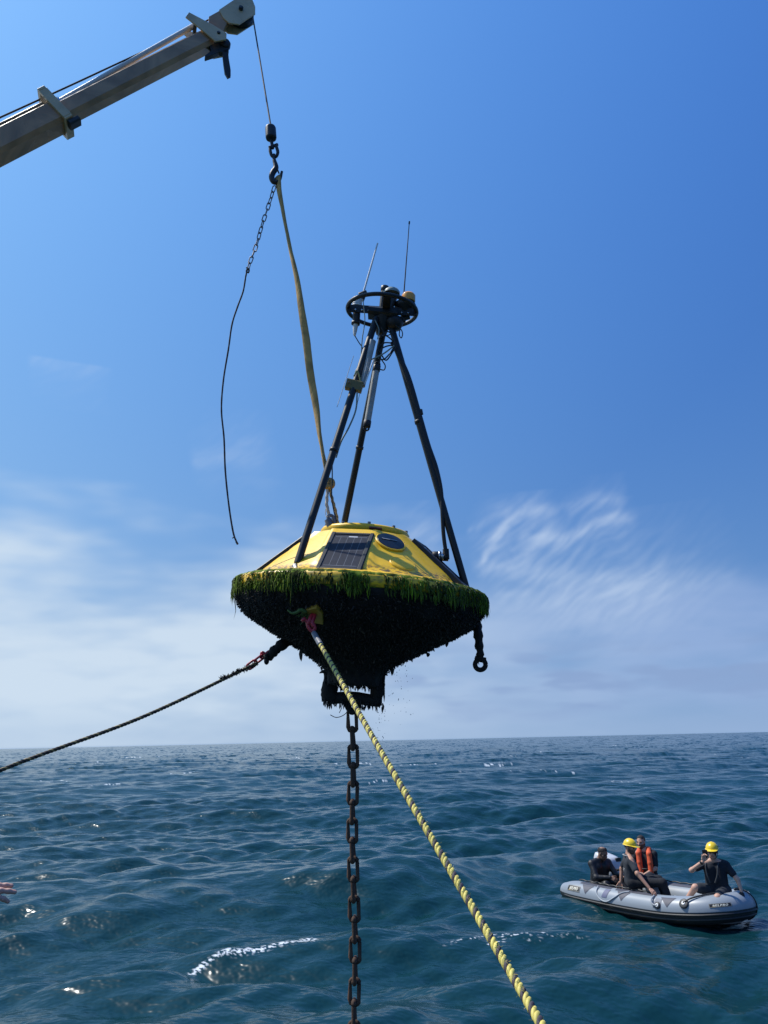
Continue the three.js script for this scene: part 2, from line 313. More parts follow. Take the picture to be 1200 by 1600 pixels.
// ---------------------------------------------------------------- materials
const grain = tex(256, 256, (u, v) => { const s = 0.5 + 0.5 * tnoise(u, v, 26, 3, 4); return [s, s, s]; });
const rough1 = tex(256, 256, (u, v) => { const s = 0.62 + 0.45 * tnoise(u, v, 9, 5, 5); return [s, s, s]; });
const worn = (base, amount, f = 8, z = 2) => tex(256, 256, (u, v) => { const s = 1 + amount * tnoise(u, v, f, z, 5) * 2; return base.map((c) => Math.pow(clamp(c * s), 1 / 2.2)); }, true);
const MAT = {
  boom: M(0xffffff, 0.38, 0, { map: worn([0.43, 0.25, 0.12], 0.30, 7, 4), roughnessMap: rough1, bumpMap: grain, bumpScale: 0.002 }),
  boomInner: M(0xffffff, 0.34, 0.1, { map: worn([0.40, 0.245, 0.125], 0.32, 6, 8), roughnessMap: rough1 }),
  cream: M(0xffffff, 0.42, 0, { map: worn([0.58, 0.45, 0.26], 0.22, 6, 11), roughnessMap: rough1 }),
  steel: M(rgb(0.55, 0.55, 0.55), 0.22, 1), chrome: M(rgb(0.62, 0.58, 0.50), 0.38, 0.15),
  darkSteel: M(rgb(0.030, 0.036, 0.038), 0.5, 0.3), black: M(rgb(0.012, 0.013, 0.014), 0.55), blackGloss: M(rgb(0.006, 0.009, 0.010), 0.5),
  wire: M(rgb(0.022, 0.022, 0.025), 0.8),
  galv: M(rgb(0.20, 0.19, 0.19), 0.45, 0.6), rust: M(0xffffff, 0.85, 0.1, { map: worn([0.085, 0.045, 0.025], 0.6, 12, 21), bumpMap: grain, bumpScale: 0.004 }),
  strap: M(0xffffff, 0.85, 0, { map: worn([0.44, 0.285, 0.10], 0.35, 14, 31), bumpMap: grain, bumpScale: 0.003 }),
  yellowRope: M(0xffffff, 0.6, 0, { map: worn([0.66, 0.56, 0.13], 0.16, 20, 41), bumpMap: grain, bumpScale: 0.003 }),
  darkRope: M(0xffffff, 0.7, 0, { map: worn([0.045, 0.035, 0.045], 0.3, 20, 43), bumpMap: grain, bumpScale: 0.003 }),
  wetRope: M(0xffffff, 0.6, 0, { map: worn([0.028, 0.022, 0.016], 0.5, 20, 45) }), wetRope2: M(0xffffff, 0.6, 0, { map: worn([0.22, 0.165, 0.06], 0.4, 20, 47) }),
  red: M(rgb(0.42, 0.022, 0.035), 0.33), growth: M(rgb(0.0085, 0.0075, 0.0055), 0.85), tape: M(rgb(0.17, 0.18, 0.20), 0.4),
  greyTube: M(0xffffff, 0.5, 0, { map: worn([0.36, 0.36, 0.33], 0.25, 14, 51) }), white: M(rgb(0.75, 0.75, 0.72), 0.45), amber: M(rgb(0.80, 0.36, 0.06), 0.25, 0, {}), olive: M(rgb(0.16, 0.13, 0.045), 0.55),
  cable: M(rgb(0.012, 0.016, 0.018), 0.5), paleCable: M(rgb(0.22, 0.27, 0.24), 0.5), glassDark: M(rgb(0.005, 0.008, 0.014), 0.32),
};

// ---------------------------------------------------------------- the crane
const tipD = 5.6;
{
  const a0 = pt(-170, 314, 4.9), a1 = pt(326, 62, tipD);               // the boom's axis, from beyond the frame to its tip
  const ax = a1.clone().sub(a0).normalize(), side = ax.clone().cross(V(0, 1, 0)).normalize(), up = side.clone().cross(ax).normalize();
  const L = a1.distanceTo(a0);
  const cr = thing('crane', 'weathered cream and grey telescopic crane arm carrying the yellow buoy', 'crane', a0.clone());
  const F = frameAt(V(0, 0, 0), side, up, ax.clone());                     // local: x to the side seen, y up, z along the arm
  const rot = (g) => {                                                     // those axes are left-handed, so the faces are turned back
    g = (g.index ? g.toNonIndexed() : g).applyMatrix4(F);
    for (const a of Object.values(g.attributes)) for (let i = 0; i < a.count; i += 3) for (let k = 0; k < a.itemSize; k++) { const j = (i + 1) * a.itemSize + k, l = (i + 2) * a.itemSize + k, t = a.array[j]; a.array[j] = a.array[l]; a.array[l] = t; }
    return g;
  };
  const box = (w, h, z0, z1, x = 0, y = 0, ch = 0.012) => rot(beam(V(x, y, z0), V(x, y, z1), w, h, V(0, 1, 0), ch));
  const tAt = (px, py) => {                                               // where along the arm a photograph point lies
    let best = 0, bd = 1e9; for (let i = 0; i <= 400; i++) { const p = a0.clone().addScaledVector(ax, (i / 400) * L * 1.1).applyMatrix4(camera.matrixWorldInverse); const x = 600 - (1200 * p.x) / p.z, y = 800 + (1200 * p.y) / p.z, d = Math.hypot(x - px, y - py); if (d < bd) { bd = d; best = (i / 400) * L * 1.1; } } return best;
  };
  // a photograph point taken into the arm's own upright plane, x to its side
  const inPlane = (px, py, x = 0.05) => { const Fi = F.clone().invert(), o = camera.position.clone().sub(a0).applyMatrix4(Fi), d = pt(px, py, 5).sub(camera.position).applyMatrix4(Fi), t = (x - o.x) / d.x; return [o.z + d.z * t, o.y + d.y * t]; };
  const zb = tAt(96, 182);
  part('outer_section', [box(0.20, 0.215, -2.2, zb - 0.03, 0, -0.008, 0.03), box(0.15, 0.035, -2.2, zb - 0.08, 0, 0.112)], MAT.boom, cr);
  part('inner_section', box(0.155, 0.172, zb - 0.3, L - 0.02, 0, -0.004, 0.03), MAT.boomInner, cr);
  const plate = (pts, d, z, m, nm) => { const g = extrude(pts, d, 0.004); g.translate(0, 0, z); rot(g); part(nm, g, m, cr); };
  // collar round the end of the outer section
  part('collar', [box(0.026, 0.30, zb - 0.06, zb + 0.015, 0.112, 0.03, 0.006), box(0.25, 0.025, zb - 0.06, zb + 0.01, 0, -0.128, 0.006), box(0.026, 0.30, zb - 0.06, zb + 0.015, -0.112, 0.03, 0.006), box(0.25, 0.03, zb - 0.055, zb + 0.01, 0, 0.19, 0.006)], MAT.cream, cr);
  part('wear_pad', box(0.09, 0.05, zb - 0.05, zb + 0.05, 0.07, -0.168, 0.012), MAT.darkSteel, cr);
  for (let i = 0; i < 5; i++) part('bolt', rot(bar(V(0.03 * (i % 2) - 0.03, 0.125, zb - 0.12 - i * 0.11), V(0.03 * (i % 2) - 0.03, 0.155 + 0.012 * (i % 3), zb - 0.12 - i * 0.11), 0.016, 6)), MAT.steel, cr);
  part('hose_clamp', box(0.12, 0.022, zb - 0.75, zb - 0.62, 0, 0.140, 0.004), MAT.steel, cr);
  // extension cylinder's bright rod above the inner section
  const r1 = inPlane(86, 163, 0), r2 = inPlane(302, 41, 0), rA = V(0, r1[1], r1[0]), rB = V(0, r2[1], r2[0]), rD = rB.clone().sub(rA).normalize();
  part('cylinder_rod', rot(bar(rA, rB, 0.024, 20)), MAT.chrome, cr);
  part('rod_gland', rot(bar(rA.clone().addScaledVector(rD, -0.9), rA.clone().addScaledVector(rD, 0.05), 0.042, 20)), MAT.steel, cr);
  // end plate across the tip
  for (const s of [-1, 1]) { const g = extrude([[-0.075, 0.19], [-0.025, 0.21], [0.065, 0.02], [0.10, -0.085], [0.06, -0.125], [-0.03, -0.10], [-0.045, 0.02]], 0.018, 0.004); g.rotateY(-Math.PI / 2); g.scale(1, 1.14, 1.14); g.translate(s * 0.094, 0, L); part('end_plate', rot(g), MAT.cream, cr); }
  part('rod_pin', rot(bar(V(-0.10, 0.135, L - 0.05), V(0.10, 0.135, L - 0.05), 0.018, 12)), MAT.darkSteel, cr);
  part('end_pin', rot(bar(V(-0.11, -0.06, L + 0.055), V(0.11, -0.06, L + 0.055), 0.016, 12)), MAT.darkSteel, cr);
  // neck and the two cheeks that carry the sheave
  const sidePlate = (list, w, x, m, nm) => { const g = extrude(list.map(([a, b]) => inPlane(a, b)), w, 0.004); g.rotateY(-Math.PI / 2); g.scale(1, 1, 1); g.translate(x, 0, 0); part(nm, rot(g), m, cr); };
  sidePlate([[327, 26], [345, 16], [360, 22], [345, 55], [334, 62], [326, 44]], 0.10, 0, MAT.boom, 'neck');
  const ch = [[343, 17], [368, 0], [392, -3], [398, 12], [398, 23], [373, 39], [358, 37], [349, 29]];
  sidePlate(ch, 0.016, 0.055, MAT.cream, 'sheave_cheek'); sidePlate(ch, 0.016, -0.055, MAT.cream, 'sheave_cheek');
  const sc = inPlane(376, 16), sr = Math.hypot(inPlane(398, 16)[0] - sc[0], inPlane(398, 16)[1] - sc[1]) * 0.93;
  { const g = lathe([[0.02, -0.03], [sr, -0.03], [sr - 0.02, 0], [sr, 0.03], [0.02, 0.03]], 32); g.rotateZ(Math.PI / 2); g.translate(0, sc[1], sc[0]); part('sheave', rot(g), MAT.darkSteel, cr); }
  part('sheave_pin', rot(bar(V(-0.085, sc[1], sc[0]), V(0.085, sc[1], sc[0]), 0.022, 14)), MAT.darkSteel, cr);
  // the dark latch with its drooping tongue below the tip
  sidePlate([[327, 68], [345, 62], [357, 66], [357, 80], [350, 81], [343, 79], [333, 84], [321, 88], [321, 86], [331, 78]], 0.05, 0.02, MAT.darkSteel, 'latch_block');
  { const g = lathe([[0.0, -0.035], [0.040, -0.035], [0.05, -0.02], [0.05, 0.02], [0.040, 0.035], [0, 0.035]], 20); g.rotateZ(Math.PI / 2); const q = inPlane(352, 67); g.translate(0.03, q[1], q[0]); part('latch_eye', rot(g), MAT.black, cr); }
  sidePlate([[348, 78], [356, 76], [357, 90], [360, 108], [360, 117], [356, 119], [352, 112], [350, 98]], 0.03, 0.03, MAT.black, 'latch_tongue');
  // hoist wire along the arm
  const q0 = inPlane(-60, 211, 0.02), w0 = V(0.02, q0[1], q0[0]), q1 = inPlane(333, 22), w1 = V(0.0, q1[1] + 0.01, q1[0]);
  part('hoist_wire', rot(tube(curve([w0, w0.clone().lerp(w1, 0.5).add(V(0, -0.012, 0)), w1, V(0, sc[1] + sr * 0.98, sc[0] - 0.04)], 40), 0.0075, 8)), MAT.wire, cr);
}
const sheaveD = tipD + 0.02, hookD = 5.04;
const hookEye = pt(427, 226, hookD), hookBowl = pt(432, 277, hookD);
{
  const p0 = pt(395, 26, sheaveD), p1 = pt(422.5, 197, hookD);
  const w = thing('hoist_line', 'thin dark hoist wire with black cylindrical weight and hook hanging from the crane tip', 'crane hook', p1.clone());
  const at = (px, py, dz = 0) => pt(px, py, hookD + dz).sub(p1);
  part('wire', bar(p0.clone().sub(p1), V(0, 0.02, 0), 0.0065, 8), MAT.wire, w);
  const dn = at(424, 222).normalize();
  { const g = lathe([[0.0, 0], [0.024, 0.002], [0.038, 0.010], [0.043, 0.022], [0.044, 0.112], [0.041, 0.124], [0.030, 0.128], [0.0, 0.128]], 28); g.rotateX(Math.PI); const q = new THREE.Quaternion().setFromUnitVectors(V(0, -1, 0), dn); g.applyQuaternion(q); part('weight', g, MAT.darkSteel, w); }
  part('shank', bar(at(424, 219), at(426, 232), 0.013, 10), MAT.black, w);
  part('shackle_pin', bar(at(421, 230.5, -0.01), at(433.5, 226, 0.02), 0.013, 10), MAT.black, w);
  part('shackle', tube(curve([at(422, 230), at(422.5, 237), at(425.5, 244), at(430.5, 245), at(434, 239), at(432.5, 231), at(431, 227)], 30), 0.013, 10), MAT.black, w);
  part('hook', tube(curve([at(428, 241), at(428.5, 250), at(430.5, 257), at(431, 263), at(427, 269), at(424.5, 276), at(427, 283.5), at(433, 285), at(437.5, 279), at(440.5, 268)], 60), (t) => 0.010 + 0.013 * Math.sin(Math.PI * clamp(t * 1.02)) * (t > 0.85 ? 0.9 : 1), 12), MAT.black, w);
  part('safety_latch', bar(at(431, 259, -0.01), at(436, 271, 0), 0.006, 8), MAT.darkSteel, w);
}

// ---------------------------------------------------------------- the buoy
const BC = V(-0.17, EYE + 1.051, -5.3), BU = V(Math.sin(0.091), Math.cos(0.091) * Math.cos(0.073), Math.sin(0.073)).normalize();
const BX = V(1, 0, 0).addScaledVector(BU, -BU.x).normalize(), BZ = BX.clone().cross(BU), LIFT = 0.82;
const buoy = thing('buoy', 'round yellow weather buoy with green algae round its rim hanging from the crane', 'buoy', BC.clone().addScaledVector(BU, -LIFT));
buoy.quaternion.setFromRotationMatrix(frameAt(V(0, 0, 0), BX, BU, BZ));
buoy.updateMatrixWorld(true);
const toB = (p) => p.clone().sub(BC).applyQuaternion(buoy.quaternion.clone().invert());          // world to the buoy's axes, origin in the rim's middle
const fromB = (p) => p.clone().applyQuaternion(buoy.quaternion).add(BC);
const bp = (px, py, z = 0) => {                            // a photograph point on the buoy's own upright plane at depth z
  const o = toB(camera.position), d = toB(pt(px, py, 5)).sub(o); return o.clone().addScaledVector(d, (z - o.z) / d.z);
};
const cyl = (h, a, R) => V(R * Math.cos(a), h, R * Math.sin(a));
const bpart = (name, geo, mat, label, parent = buoy) => { const m = part(name, geo, mat, parent, label); if (parent === buoy) m.position.y = LIFT; return m; };
{
  // deck: rim, cone, flange
  const R0 = 0.716, H1 = 0.325, R1 = 0.345;
  const skin = tex(1024, 512, (u, v) => {                     // yellow gelcoat, brown fouling along the foot of the cone
    const ang = u * 2 * Math.PI, n = fbm(Math.cos(ang) * 2.2, Math.sin(ang) * 2.2, v * 6, 4), n2 = fbm(Math.cos(ang) * 26, Math.sin(ang) * 26, v * 38, 4), n3 = fbm(Math.cos(ang) * 70, Math.sin(ang) * 70, v * 100, 2);
    let c = [0.94, 0.57, 0.010].map((x) => x * (1 + 0.10 * n + 0.05 * n3));
    const h = v, foot = smooth(0.45, 0.335, h + 0.06 * n) * smooth(0.28, 0.31, h);                    // v 0.3 is the foot of the cone
    const d = clamp(foot * smooth(-0.10, 0.12, n2 + 0.25 * n - 0.02) * 1.1), sm = smooth(0.26, 0.45, n2 + 0.3 * n) * 0.16;
    const k = Math.max(d * 0.85, sm), rim = smooth(0.32, 0.28, h) * smooth(-0.2, 0.2, n2 + 0.6 * n) * 0.75;
    c = c.map((x, i) => lerp(x, [0.17, 0.085, 0.022][i], k)); c = c.map((x, i) => lerp(x, [0.24, 0.17, 0.02][i], rim));
    return c.map((x) => Math.pow(clamp(x), 1 / 2.2));
  }, true);
  const prof = [[0.60, -0.122], [0.845, -0.118], [0.864, -0.106], [0.872, -0.085], [0.869, -0.05], [0.852, -0.032], [0.83, -0.018], [0.78, -0.006], [0.742, 0.0], [0.733, 0.004], [0.716, 0.006]];
  for (let i = 1; i <= 14; i++) prof.push([lerp(0.712, R1, i / 14), lerp(0.010, H1, i / 14)]);
  const g = lathe(prof, 120), uvs = g.attributes.uv, ps = g.attributes.position;
  for (let i = 0; i < uvs.count; i++) uvs.setXY(i, (Math.atan2(ps.getZ(i), ps.getX(i)) / (2 * Math.PI) + 1) % 1, 0.3 + ps.getY(i) * 2.1);
  // mend the seam where the angle wraps
  for (let i = 0; i < uvs.count; i += 1) { const seg = Math.floor(i / prof.length); uvs.setX(i, 0.25 - seg / 120); }
  const flats = () => {                                          // the moulded flats that the panels lie in
    for (let i = 0; i < ps.count; i++) {
      const x = ps.getX(i), y = ps.getY(i), z = ps.getZ(i), R = Math.hypot(x, z), a = Math.atan2(z, x); if (y < 0.008 || y > H1 + 0.001) continue;
      for (const da of [0, -1.40, Math.PI, 1.42]) { let d = a - (aF + da); d = Math.atan2(Math.sin(d), Math.cos(d)); if (Math.abs(d) > 0.75) continue; const off = Math.abs(R * Math.tan(d)), w = smooth(0.205, 0.150, off) * smooth(0.008, 0.05, y), k = 1 + (1 / Math.cos(d) - 1) * w; ps.setX(i, x * k); ps.setZ(i, z * k); }
    }
    g.computeVertexNormals();
  };
  const gel = new THREE.MeshPhysicalMaterial({ color: 0xffffff, map: skin, roughness: 0.40, bumpMap: grain, bumpScale: 0.0006, clearcoat: 0.08, clearcoatRoughness: 0.3 });
  bpart('hull_deck', g, gel);
  const plain = M(0xffffff, 0.42, 0, { map: worn([0.94, 0.57, 0.012], 0.10, 8, 61) });
  bpart('top_flange', lathe([[R1 - 0.06, H1 - 0.03], [R1 - 0.035, H1 + 0.004], [R1 - 0.03, H1 + 0.035], [R1 - 0.042, H1 + 0.052], [R1 - 0.075, H1 + 0.06], [0.17, H1 + 0.072], [0.0, H1 + 0.075]], 72), plain);
  const hatch = lathe([[0.0, 0.085], [0.12, 0.083], [0.15, 0.075], [0.155, 0.06]].map(([a, b]) => [a, b + H1]).reverse(), 48); bpart('hatch', hatch, MAT.black);
  // tangent frame on the cone at angle a, share s from foot to top
  const slope = Math.atan2(H1 - 0.01, 0.712 - R1);
  const onCone = (a, s, lift = 0) => {
    const R = lerp(0.712, R1, s), h = lerp(0.010, H1, s), out = V(Math.cos(a), 0, Math.sin(a)), n = out.clone().multiplyScalar(Math.sin(slope)).add(V(0, Math.cos(slope), 0));
    const y = out.clone().multiplyScalar(-Math.cos(slope)).add(V(0, Math.sin(slope), 0)), x = y.clone().cross(n);
    return frameAt(out.clone().multiplyScalar(R).add(V(0, h, 0)).addScaledVector(n, lift), x, y, n);
  };
  const hit = (px, py) => {                                   // photograph point on the cone: [angle, share]
    const o = toB(camera.position), d = toB(pt(px, py, 5)).sub(o);
    for (let t = 0.8; t < 1.3; t += 0.0002) { const p = o.clone().addScaledVector(d, t), R = Math.hypot(p.x, p.z), s = (0.712 - R) / (0.712 - R1); if (p.y < lerp(0.010, H1, s) && R < 0.78) return [Math.atan2(p.z, p.x), s]; }
    return [1.6, 0.5];
  };
  const aF = hit(540, 863)[0]; flats();
  const cells = tex(256, 384, (u, v) => {                      // dark cells with fine printed silver lines
    const n = tnoise(u, v, 16, 77, 4); let c = [0.012, 0.016, 0.030].map((x) => x * (1 + 0.5 * n));
    const lx = Math.abs(((u * 5 + 0.5) % 1) - 0.5), ly = Math.min(Math.abs(v - 0.06), Math.abs(v - 0.93), Math.abs(v - 0.52) * 3), busy = v > 0.925 && v < 0.955 && Math.abs(u - 0.55) < 0.12 + 0.05 * Math.sin(u * 60);
    if ((lx < 0.022 && v > 0.06 && v < 0.93) || (ly < 0.004 && u > 0.05 && u < 0.95)) c = [0.22, 0.24, 0.27];
    if (busy) c = [0.62, 0.64, 0.66];
    return c.map((x) => Math.pow(clamp(x), 1 / 2.2));
  }, true);
  const cellMat = new THREE.MeshPhysicalMaterial({ color: 0xffffff, map: cells, roughness: 0.55, specularIntensity: 0.35, clearcoat: 0.06, clearcoatRoughness: 0.15 });
  for (let k = 0; k < 4; k++) {
    const a = aF + [0, -1.40, Math.PI, 1.42][k], w = 0.285, l = 0.455, f = onCone(a, 0.395, k ? 0.006 : -0.010), fr = [];
    for (const s of [-1, 1]) { fr.push(beam(V(s * (w / 2 - 0.014), -l / 2, 0.0), V(s * (w / 2 - 0.014), l / 2, 0.0), 0.028, 0.044, V(0, 0, 1), 0.005)); fr.push(beam(V(-w / 2 + 0.028, s * (l / 2 - 0.013), 0), V(w / 2 - 0.028, s * (l / 2 - 0.013), 0), 0.026, 0.044, V(0, 0, 1), 0.005)); }
    const pan = bpart('solar_panel', merge(fr).applyMatrix4(f), MAT.blackGloss);
    const cg = new THREE.BoxGeometry(w - 0.054, l - 0.05, 0.032); cg.applyMatrix4(f); part('solar_cells', cg, cellMat, pan);
  }
  // the oval port with its dark window, and the shallow oval recess below it
  const oval = (name, c, w, h, rim, mat, depth) => {
    const f = onCone(c[0], c[1], depth), g2 = lathe([[0.0, 0.006], [0.96, 0.006], [1, 0.0], [1, -0.03]], 56); g2.rotateX(Math.PI / 2); g2.scale(w / 2, h / 2, 1); g2.applyMatrix4(f);
    const m = bpart(name, g2, mat);
    const ring = []; for (let i = 0; i <= 56; i++) ring.push(V(Math.cos((i / 56) * 6.2832) * (w / 2 + 0.004), Math.sin((i / 56) * 6.2832) * (h / 2 + 0.004), -0.002));
    part('port_rim', tube(ring, rim, 8).applyMatrix4(f), plain, m);
    return [m, f];
  };
  const [port, pf] = oval('port_window', hit(610, 848), 0.19, 0.185, 0.007, MAT.glassDark, 0.008);
  part('print', [beam(V(-0.05, 0.014, 0.0065), V(0.045, 0.010, 0.0065), 0.007, 0.0012), beam(V(-0.062, 0.018, 0.0065), V(-0.052, 0.010, 0.0065), 0.010, 0.0012)].map((q) => q.applyMatrix4(pf)), M(rgb(0.35, 0.37, 0.4), 0.5), port);
  oval('port_blank', hit(629, 881), 0.155, 0.120, 0.0075, plain, 0.001);
  // a strip of red reflector and bolts on the flange
  { const a = Math.atan2(0.30, 0.072), pts = []; for (let i = 0; i <= 8; i++) { const b = a + 0.12 - i * 0.034; pts.push(V(Math.cos(b) * (R1 - 0.028), H1 + 0.02, Math.sin(b) * (R1 - 0.028))); }
    bpart('reflector', tube(pts, 0.012, 6), M(rgb(0.16, 0.03, 0.006), 0.3)); }
  for (let i = 0; i < 10; i++) { const b = i * 0.628 + 0.2; bpart('bolt', bar(V(Math.cos(b) * (R1 - 0.05), H1 + 0.04, Math.sin(b) * (R1 - 0.05)), V(Math.cos(b) * (R1 - 0.05), H1 + 0.066, Math.sin(b) * (R1 - 0.05)), 0.011, 6), MAT.galv); }
  // underwater cone
  const low = [[0.855, -0.110], [0.845, -0.155], [0.795, -0.232], [0.70, -0.295], [0.60, -0.350], [0.515, -0.397], [0.43, -0.443], [0.34, -0.492], [0.265, -0.54], [0.215, -0.585], [0.190, -0.622], [0.185, -0.675], [0.16, -0.69], [0, -0.692]];
  const lowC = new THREE.SplineCurve(low.map((p) => new THREE.Vector2(...p))).getPoints(60);
  const lg = new THREE.LatheGeometry(lowC.map((p) => new THREE.Vector2(Math.max(p.x, 0), p.y)).reverse(), 160), lp = lg.attributes.position, ln = lg.attributes.normal;
  for (let i = 0; i < lp.count; i++) { const x = lp.getX(i), y = lp.getY(i), z = lp.getZ(i), n = 0.026 * fbm(x * 9, y * 9, z * 9, 4) + 0.012 * noise(x * 40, y * 40, z * 40); lp.setXYZ(i, x + ln.getX(i) * n, y + ln.getY(i) * n, z + ln.getZ(i) * n); }
  lg.computeVertexNormals();
  bpart('hull_bottom', lg, MAT.growth, 'black fouled underside');
  const bare = onLow(1.885, 0.74); { const q = extrude([[-0.055, -0.07], [0.02, -0.085], [0.05, 0.02], [0.03, 0.075], [-0.04, 0.05]], 0.03, 0.004); q.applyMatrix4(frameAt(bare.p.addScaledVector(bare.n, 0.012), bare.x, bare.y, bare.n)); bpart('bare_patch', q, M(0xffffff, 0.5, 0, { map: worn([0.42, 0.25, 0.02], 0.4, 9, 71) }), 'bare yellow spot in the fouling'); }
  function onLow(a, R) {
    let i = 0; while (i < lowC.length - 2 && lowC[i + 1].x > R) i++;
    const p = lowC[i], q = lowC[i + 1], t = clamp((p.x - R) / Math.max(1e-5, p.x - q.x)), y = lerp(p.y, q.y, t), tx = q.x - p.x, ty = q.y - p.y, L = Math.hypot(tx, ty);
    const out = V(Math.cos(a), 0, Math.sin(a)), n = out.clone().multiplyScalar(-ty / L).add(V(0, tx / L, 0)), yy = out.clone().multiplyScalar(-tx / L).add(V(0, -ty / L, 0));
    return { p: out.multiplyScalar(R).add(V(0, y, 0)), n, y: yy, x: yy.clone().cross(n) };
  }
  // mussels in thousands
  const shell = new THREE.SphereGeometry(1, 7, 5); shell.scale(0.42, 1, 0.3);
  const NM = 24000, mus = new THREE.InstancedMesh(shell, M(0xffffff, 0.7), NM), mm = new THREE.Matrix4(), cc = new THREE.Color();
  for (let i = 0; i < NM; i++) {
    const a = rnd() * 6.2832, R = 0.15 + 0.70 * Math.sqrt(rnd()), o = onLow(a, R), s = rr(0.0045, 0.0095) * (rnd() < 0.06 ? 1.7 : 1);
    const q = new THREE.Quaternion().setFromUnitVectors(V(0, 1, 0), o.n.clone().add(V(rr(-0.9, 0.9), rr(-0.9, 0.5), rr(-0.9, 0.9))).normalize());
    mm.compose(o.p.addScaledVector(o.n, rr(0.0, 0.02)), q, V(s, s * rr(0.8, 1.5), s)); mus.setMatrixAt(i, mm);
    const k = rnd(), b = rr(0.5, 1.3); k < 0.10 ? cc.setRGB(0.070 * b, 0.055 * b, 0.038 * b) : k < 0.45 ? cc.setRGB(0.026 * b, 0.019 * b, 0.012 * b) : cc.setRGB(0.0065 * b, 0.0075 * b, 0.0085 * b); mus.setColorAt(i, cc);
  }
  mus.name = 'mussels'; mus.userData = { kind: 'stuff', label: 'crust of small black mussels' }; mus.castShadow = mus.receiveShadow = true; mus.position.y = LIFT; buoy.add(mus);
  // weed: drooping strands; drawn hanging straight down in the world
  const down = V(0, -1, 0).applyQuaternion(buoy.quaternion.clone().invert());
  function strands(list, sides = 3) {                            // [points, width, colour root, colour tip]
    const pos = [], col = [], nor = [], idx = [];
    for (const [pts, w, c0, c1, flat] of list) {
      const n = pts.length, b = pos.length / 3;
      for (let i = 0; i < n; i++) {
        const t = pts[Math.min(i + 1, n - 1)].clone().sub(pts[Math.max(i - 1, 0)]).normalize(), out = V(pts[i].x, 0.05, pts[i].z).normalize();
        const x = t.clone().cross(out).normalize(), z = x.clone().cross(t), f = i / (n - 1), r = w * (1 - f * f * 0.93) * (0.7 + 0.6 * Math.sin(f * 3));
        for (let j = 0; j < sides; j++) { const a = (j / sides) * 6.2832 + Math.PI / 2, q = x.clone().multiplyScalar(Math.cos(a) * r).addScaledVector(z, Math.sin(a) * r * flat); pos.push(pts[i].x + q.x, pts[i].y + q.y, pts[i].z + q.z); const nn2 = x.clone().multiplyScalar(Math.cos(a) * flat).addScaledVector(z, Math.sin(a)).normalize(); nor.push(nn2.x, nn2.y, nn2.z); for (let k = 0; k < 3; k++) col.push(lerp(c0[k], c1[k], f)); }
      }
      for (let i = 0; i < n - 1; i++) for (let j = 0; j < sides; j++) { const a = b + i * sides + j, c = b + i * sides + ((j + 1) % sides), d = a + sides, e = c + sides; idx.push(a, d, c, c, d, e); }
    }
    const g2 = new THREE.BufferGeometry(); g2.setAttribute('position', new THREE.Float32BufferAttribute(pos, 3)); g2.setAttribute('normal', new THREE.Float32BufferAttribute(nor, 3)); g2.setAttribute('color', new THREE.Float32BufferAttribute(col, 3)); g2.setIndex(idx); return g2;
  }
  const weed = [];
  for (let i = 0; i < 6500; i++) {
    const a = rnd() * 6.2832, ca = Math.cos(a), sa = Math.sin(a), dens = 0.62 + 1.1 * noise(ca * 2.6 + 4, sa * 2.6, 2) + 0.9 * noise(ca * 8, sa * 8, 6);
    const px = Math.abs(a - 1.79) < 0.14 ? 0.15 : Math.abs(a - 1.19) < 0.12 ? 0.5 : 1;             // two thin spots in the fringe
    if (rnd() > clamp(dens * px + 0.12)) continue;
    const clump = 0.5 + 0.8 * Math.max(0, noise(ca * 11, sa * 11, 3)) + 0.5 * noise(ca * 30, sa * 30, 8), L = (0.028 + 0.062 * rnd() * rnd()) * clump * (rnd() < 0.05 ? 2.0 : 1) + 0.012;
    const h0 = -0.030 - 0.10 * rnd(), Rs = 0.87 - 0.02 * smooth(-0.05, -0.0, h0), st = cyl(h0, a + rr(-0.01, 0.01), Rs - 0.006);
    const pts = [st], wob = rr(-0.35, 0.35); let p = cyl(h0 - 0.010, a + wob * 0.02, Rs + rr(0.003, 0.016)); pts.push(p.clone());
    for (let s = 1; s <= 4; s++) { p = p.clone().addScaledVector(down, L / 4).add(V(rr(-1, 1), 0, rr(-1, 1)).multiplyScalar(0.004)); const R = Math.hypot(p.x, p.z), mn = p.y > -0.11 ? 0.874 : 0.855; if (R < mn) { p.x *= mn / R; p.z *= mn / R; } pts.push(p.clone()); }
    const b = rr(0.35, 1.25) * clamp(0.85 + 1.1 * noise(ca * 12, sa * 12, 9), 0.3, 1.8), br = rnd() < 0.16 ? 2.0 : 1;
    const c0 = [0.16 * b, 0.23 * b, 0.016 * b], c1 = [0.22 * b * br, 0.33 * b * br, 0.020 * b];
    weed.push([pts, rr(0.003, 0.008), c0, c1, 0.35]);
  }
  { const q = toB(pt(370, 912, 5.35)), e = toB(pt(366, 968, 5.35)); weed.push([line(q, e, 8).map((p, i) => p.add(V(0.006 * Math.sin(i * 1.3), 0, 0))), 0.008, [0.02, 0.04, 0.006], [0.03, 0.05, 0.01], 0.5]); }
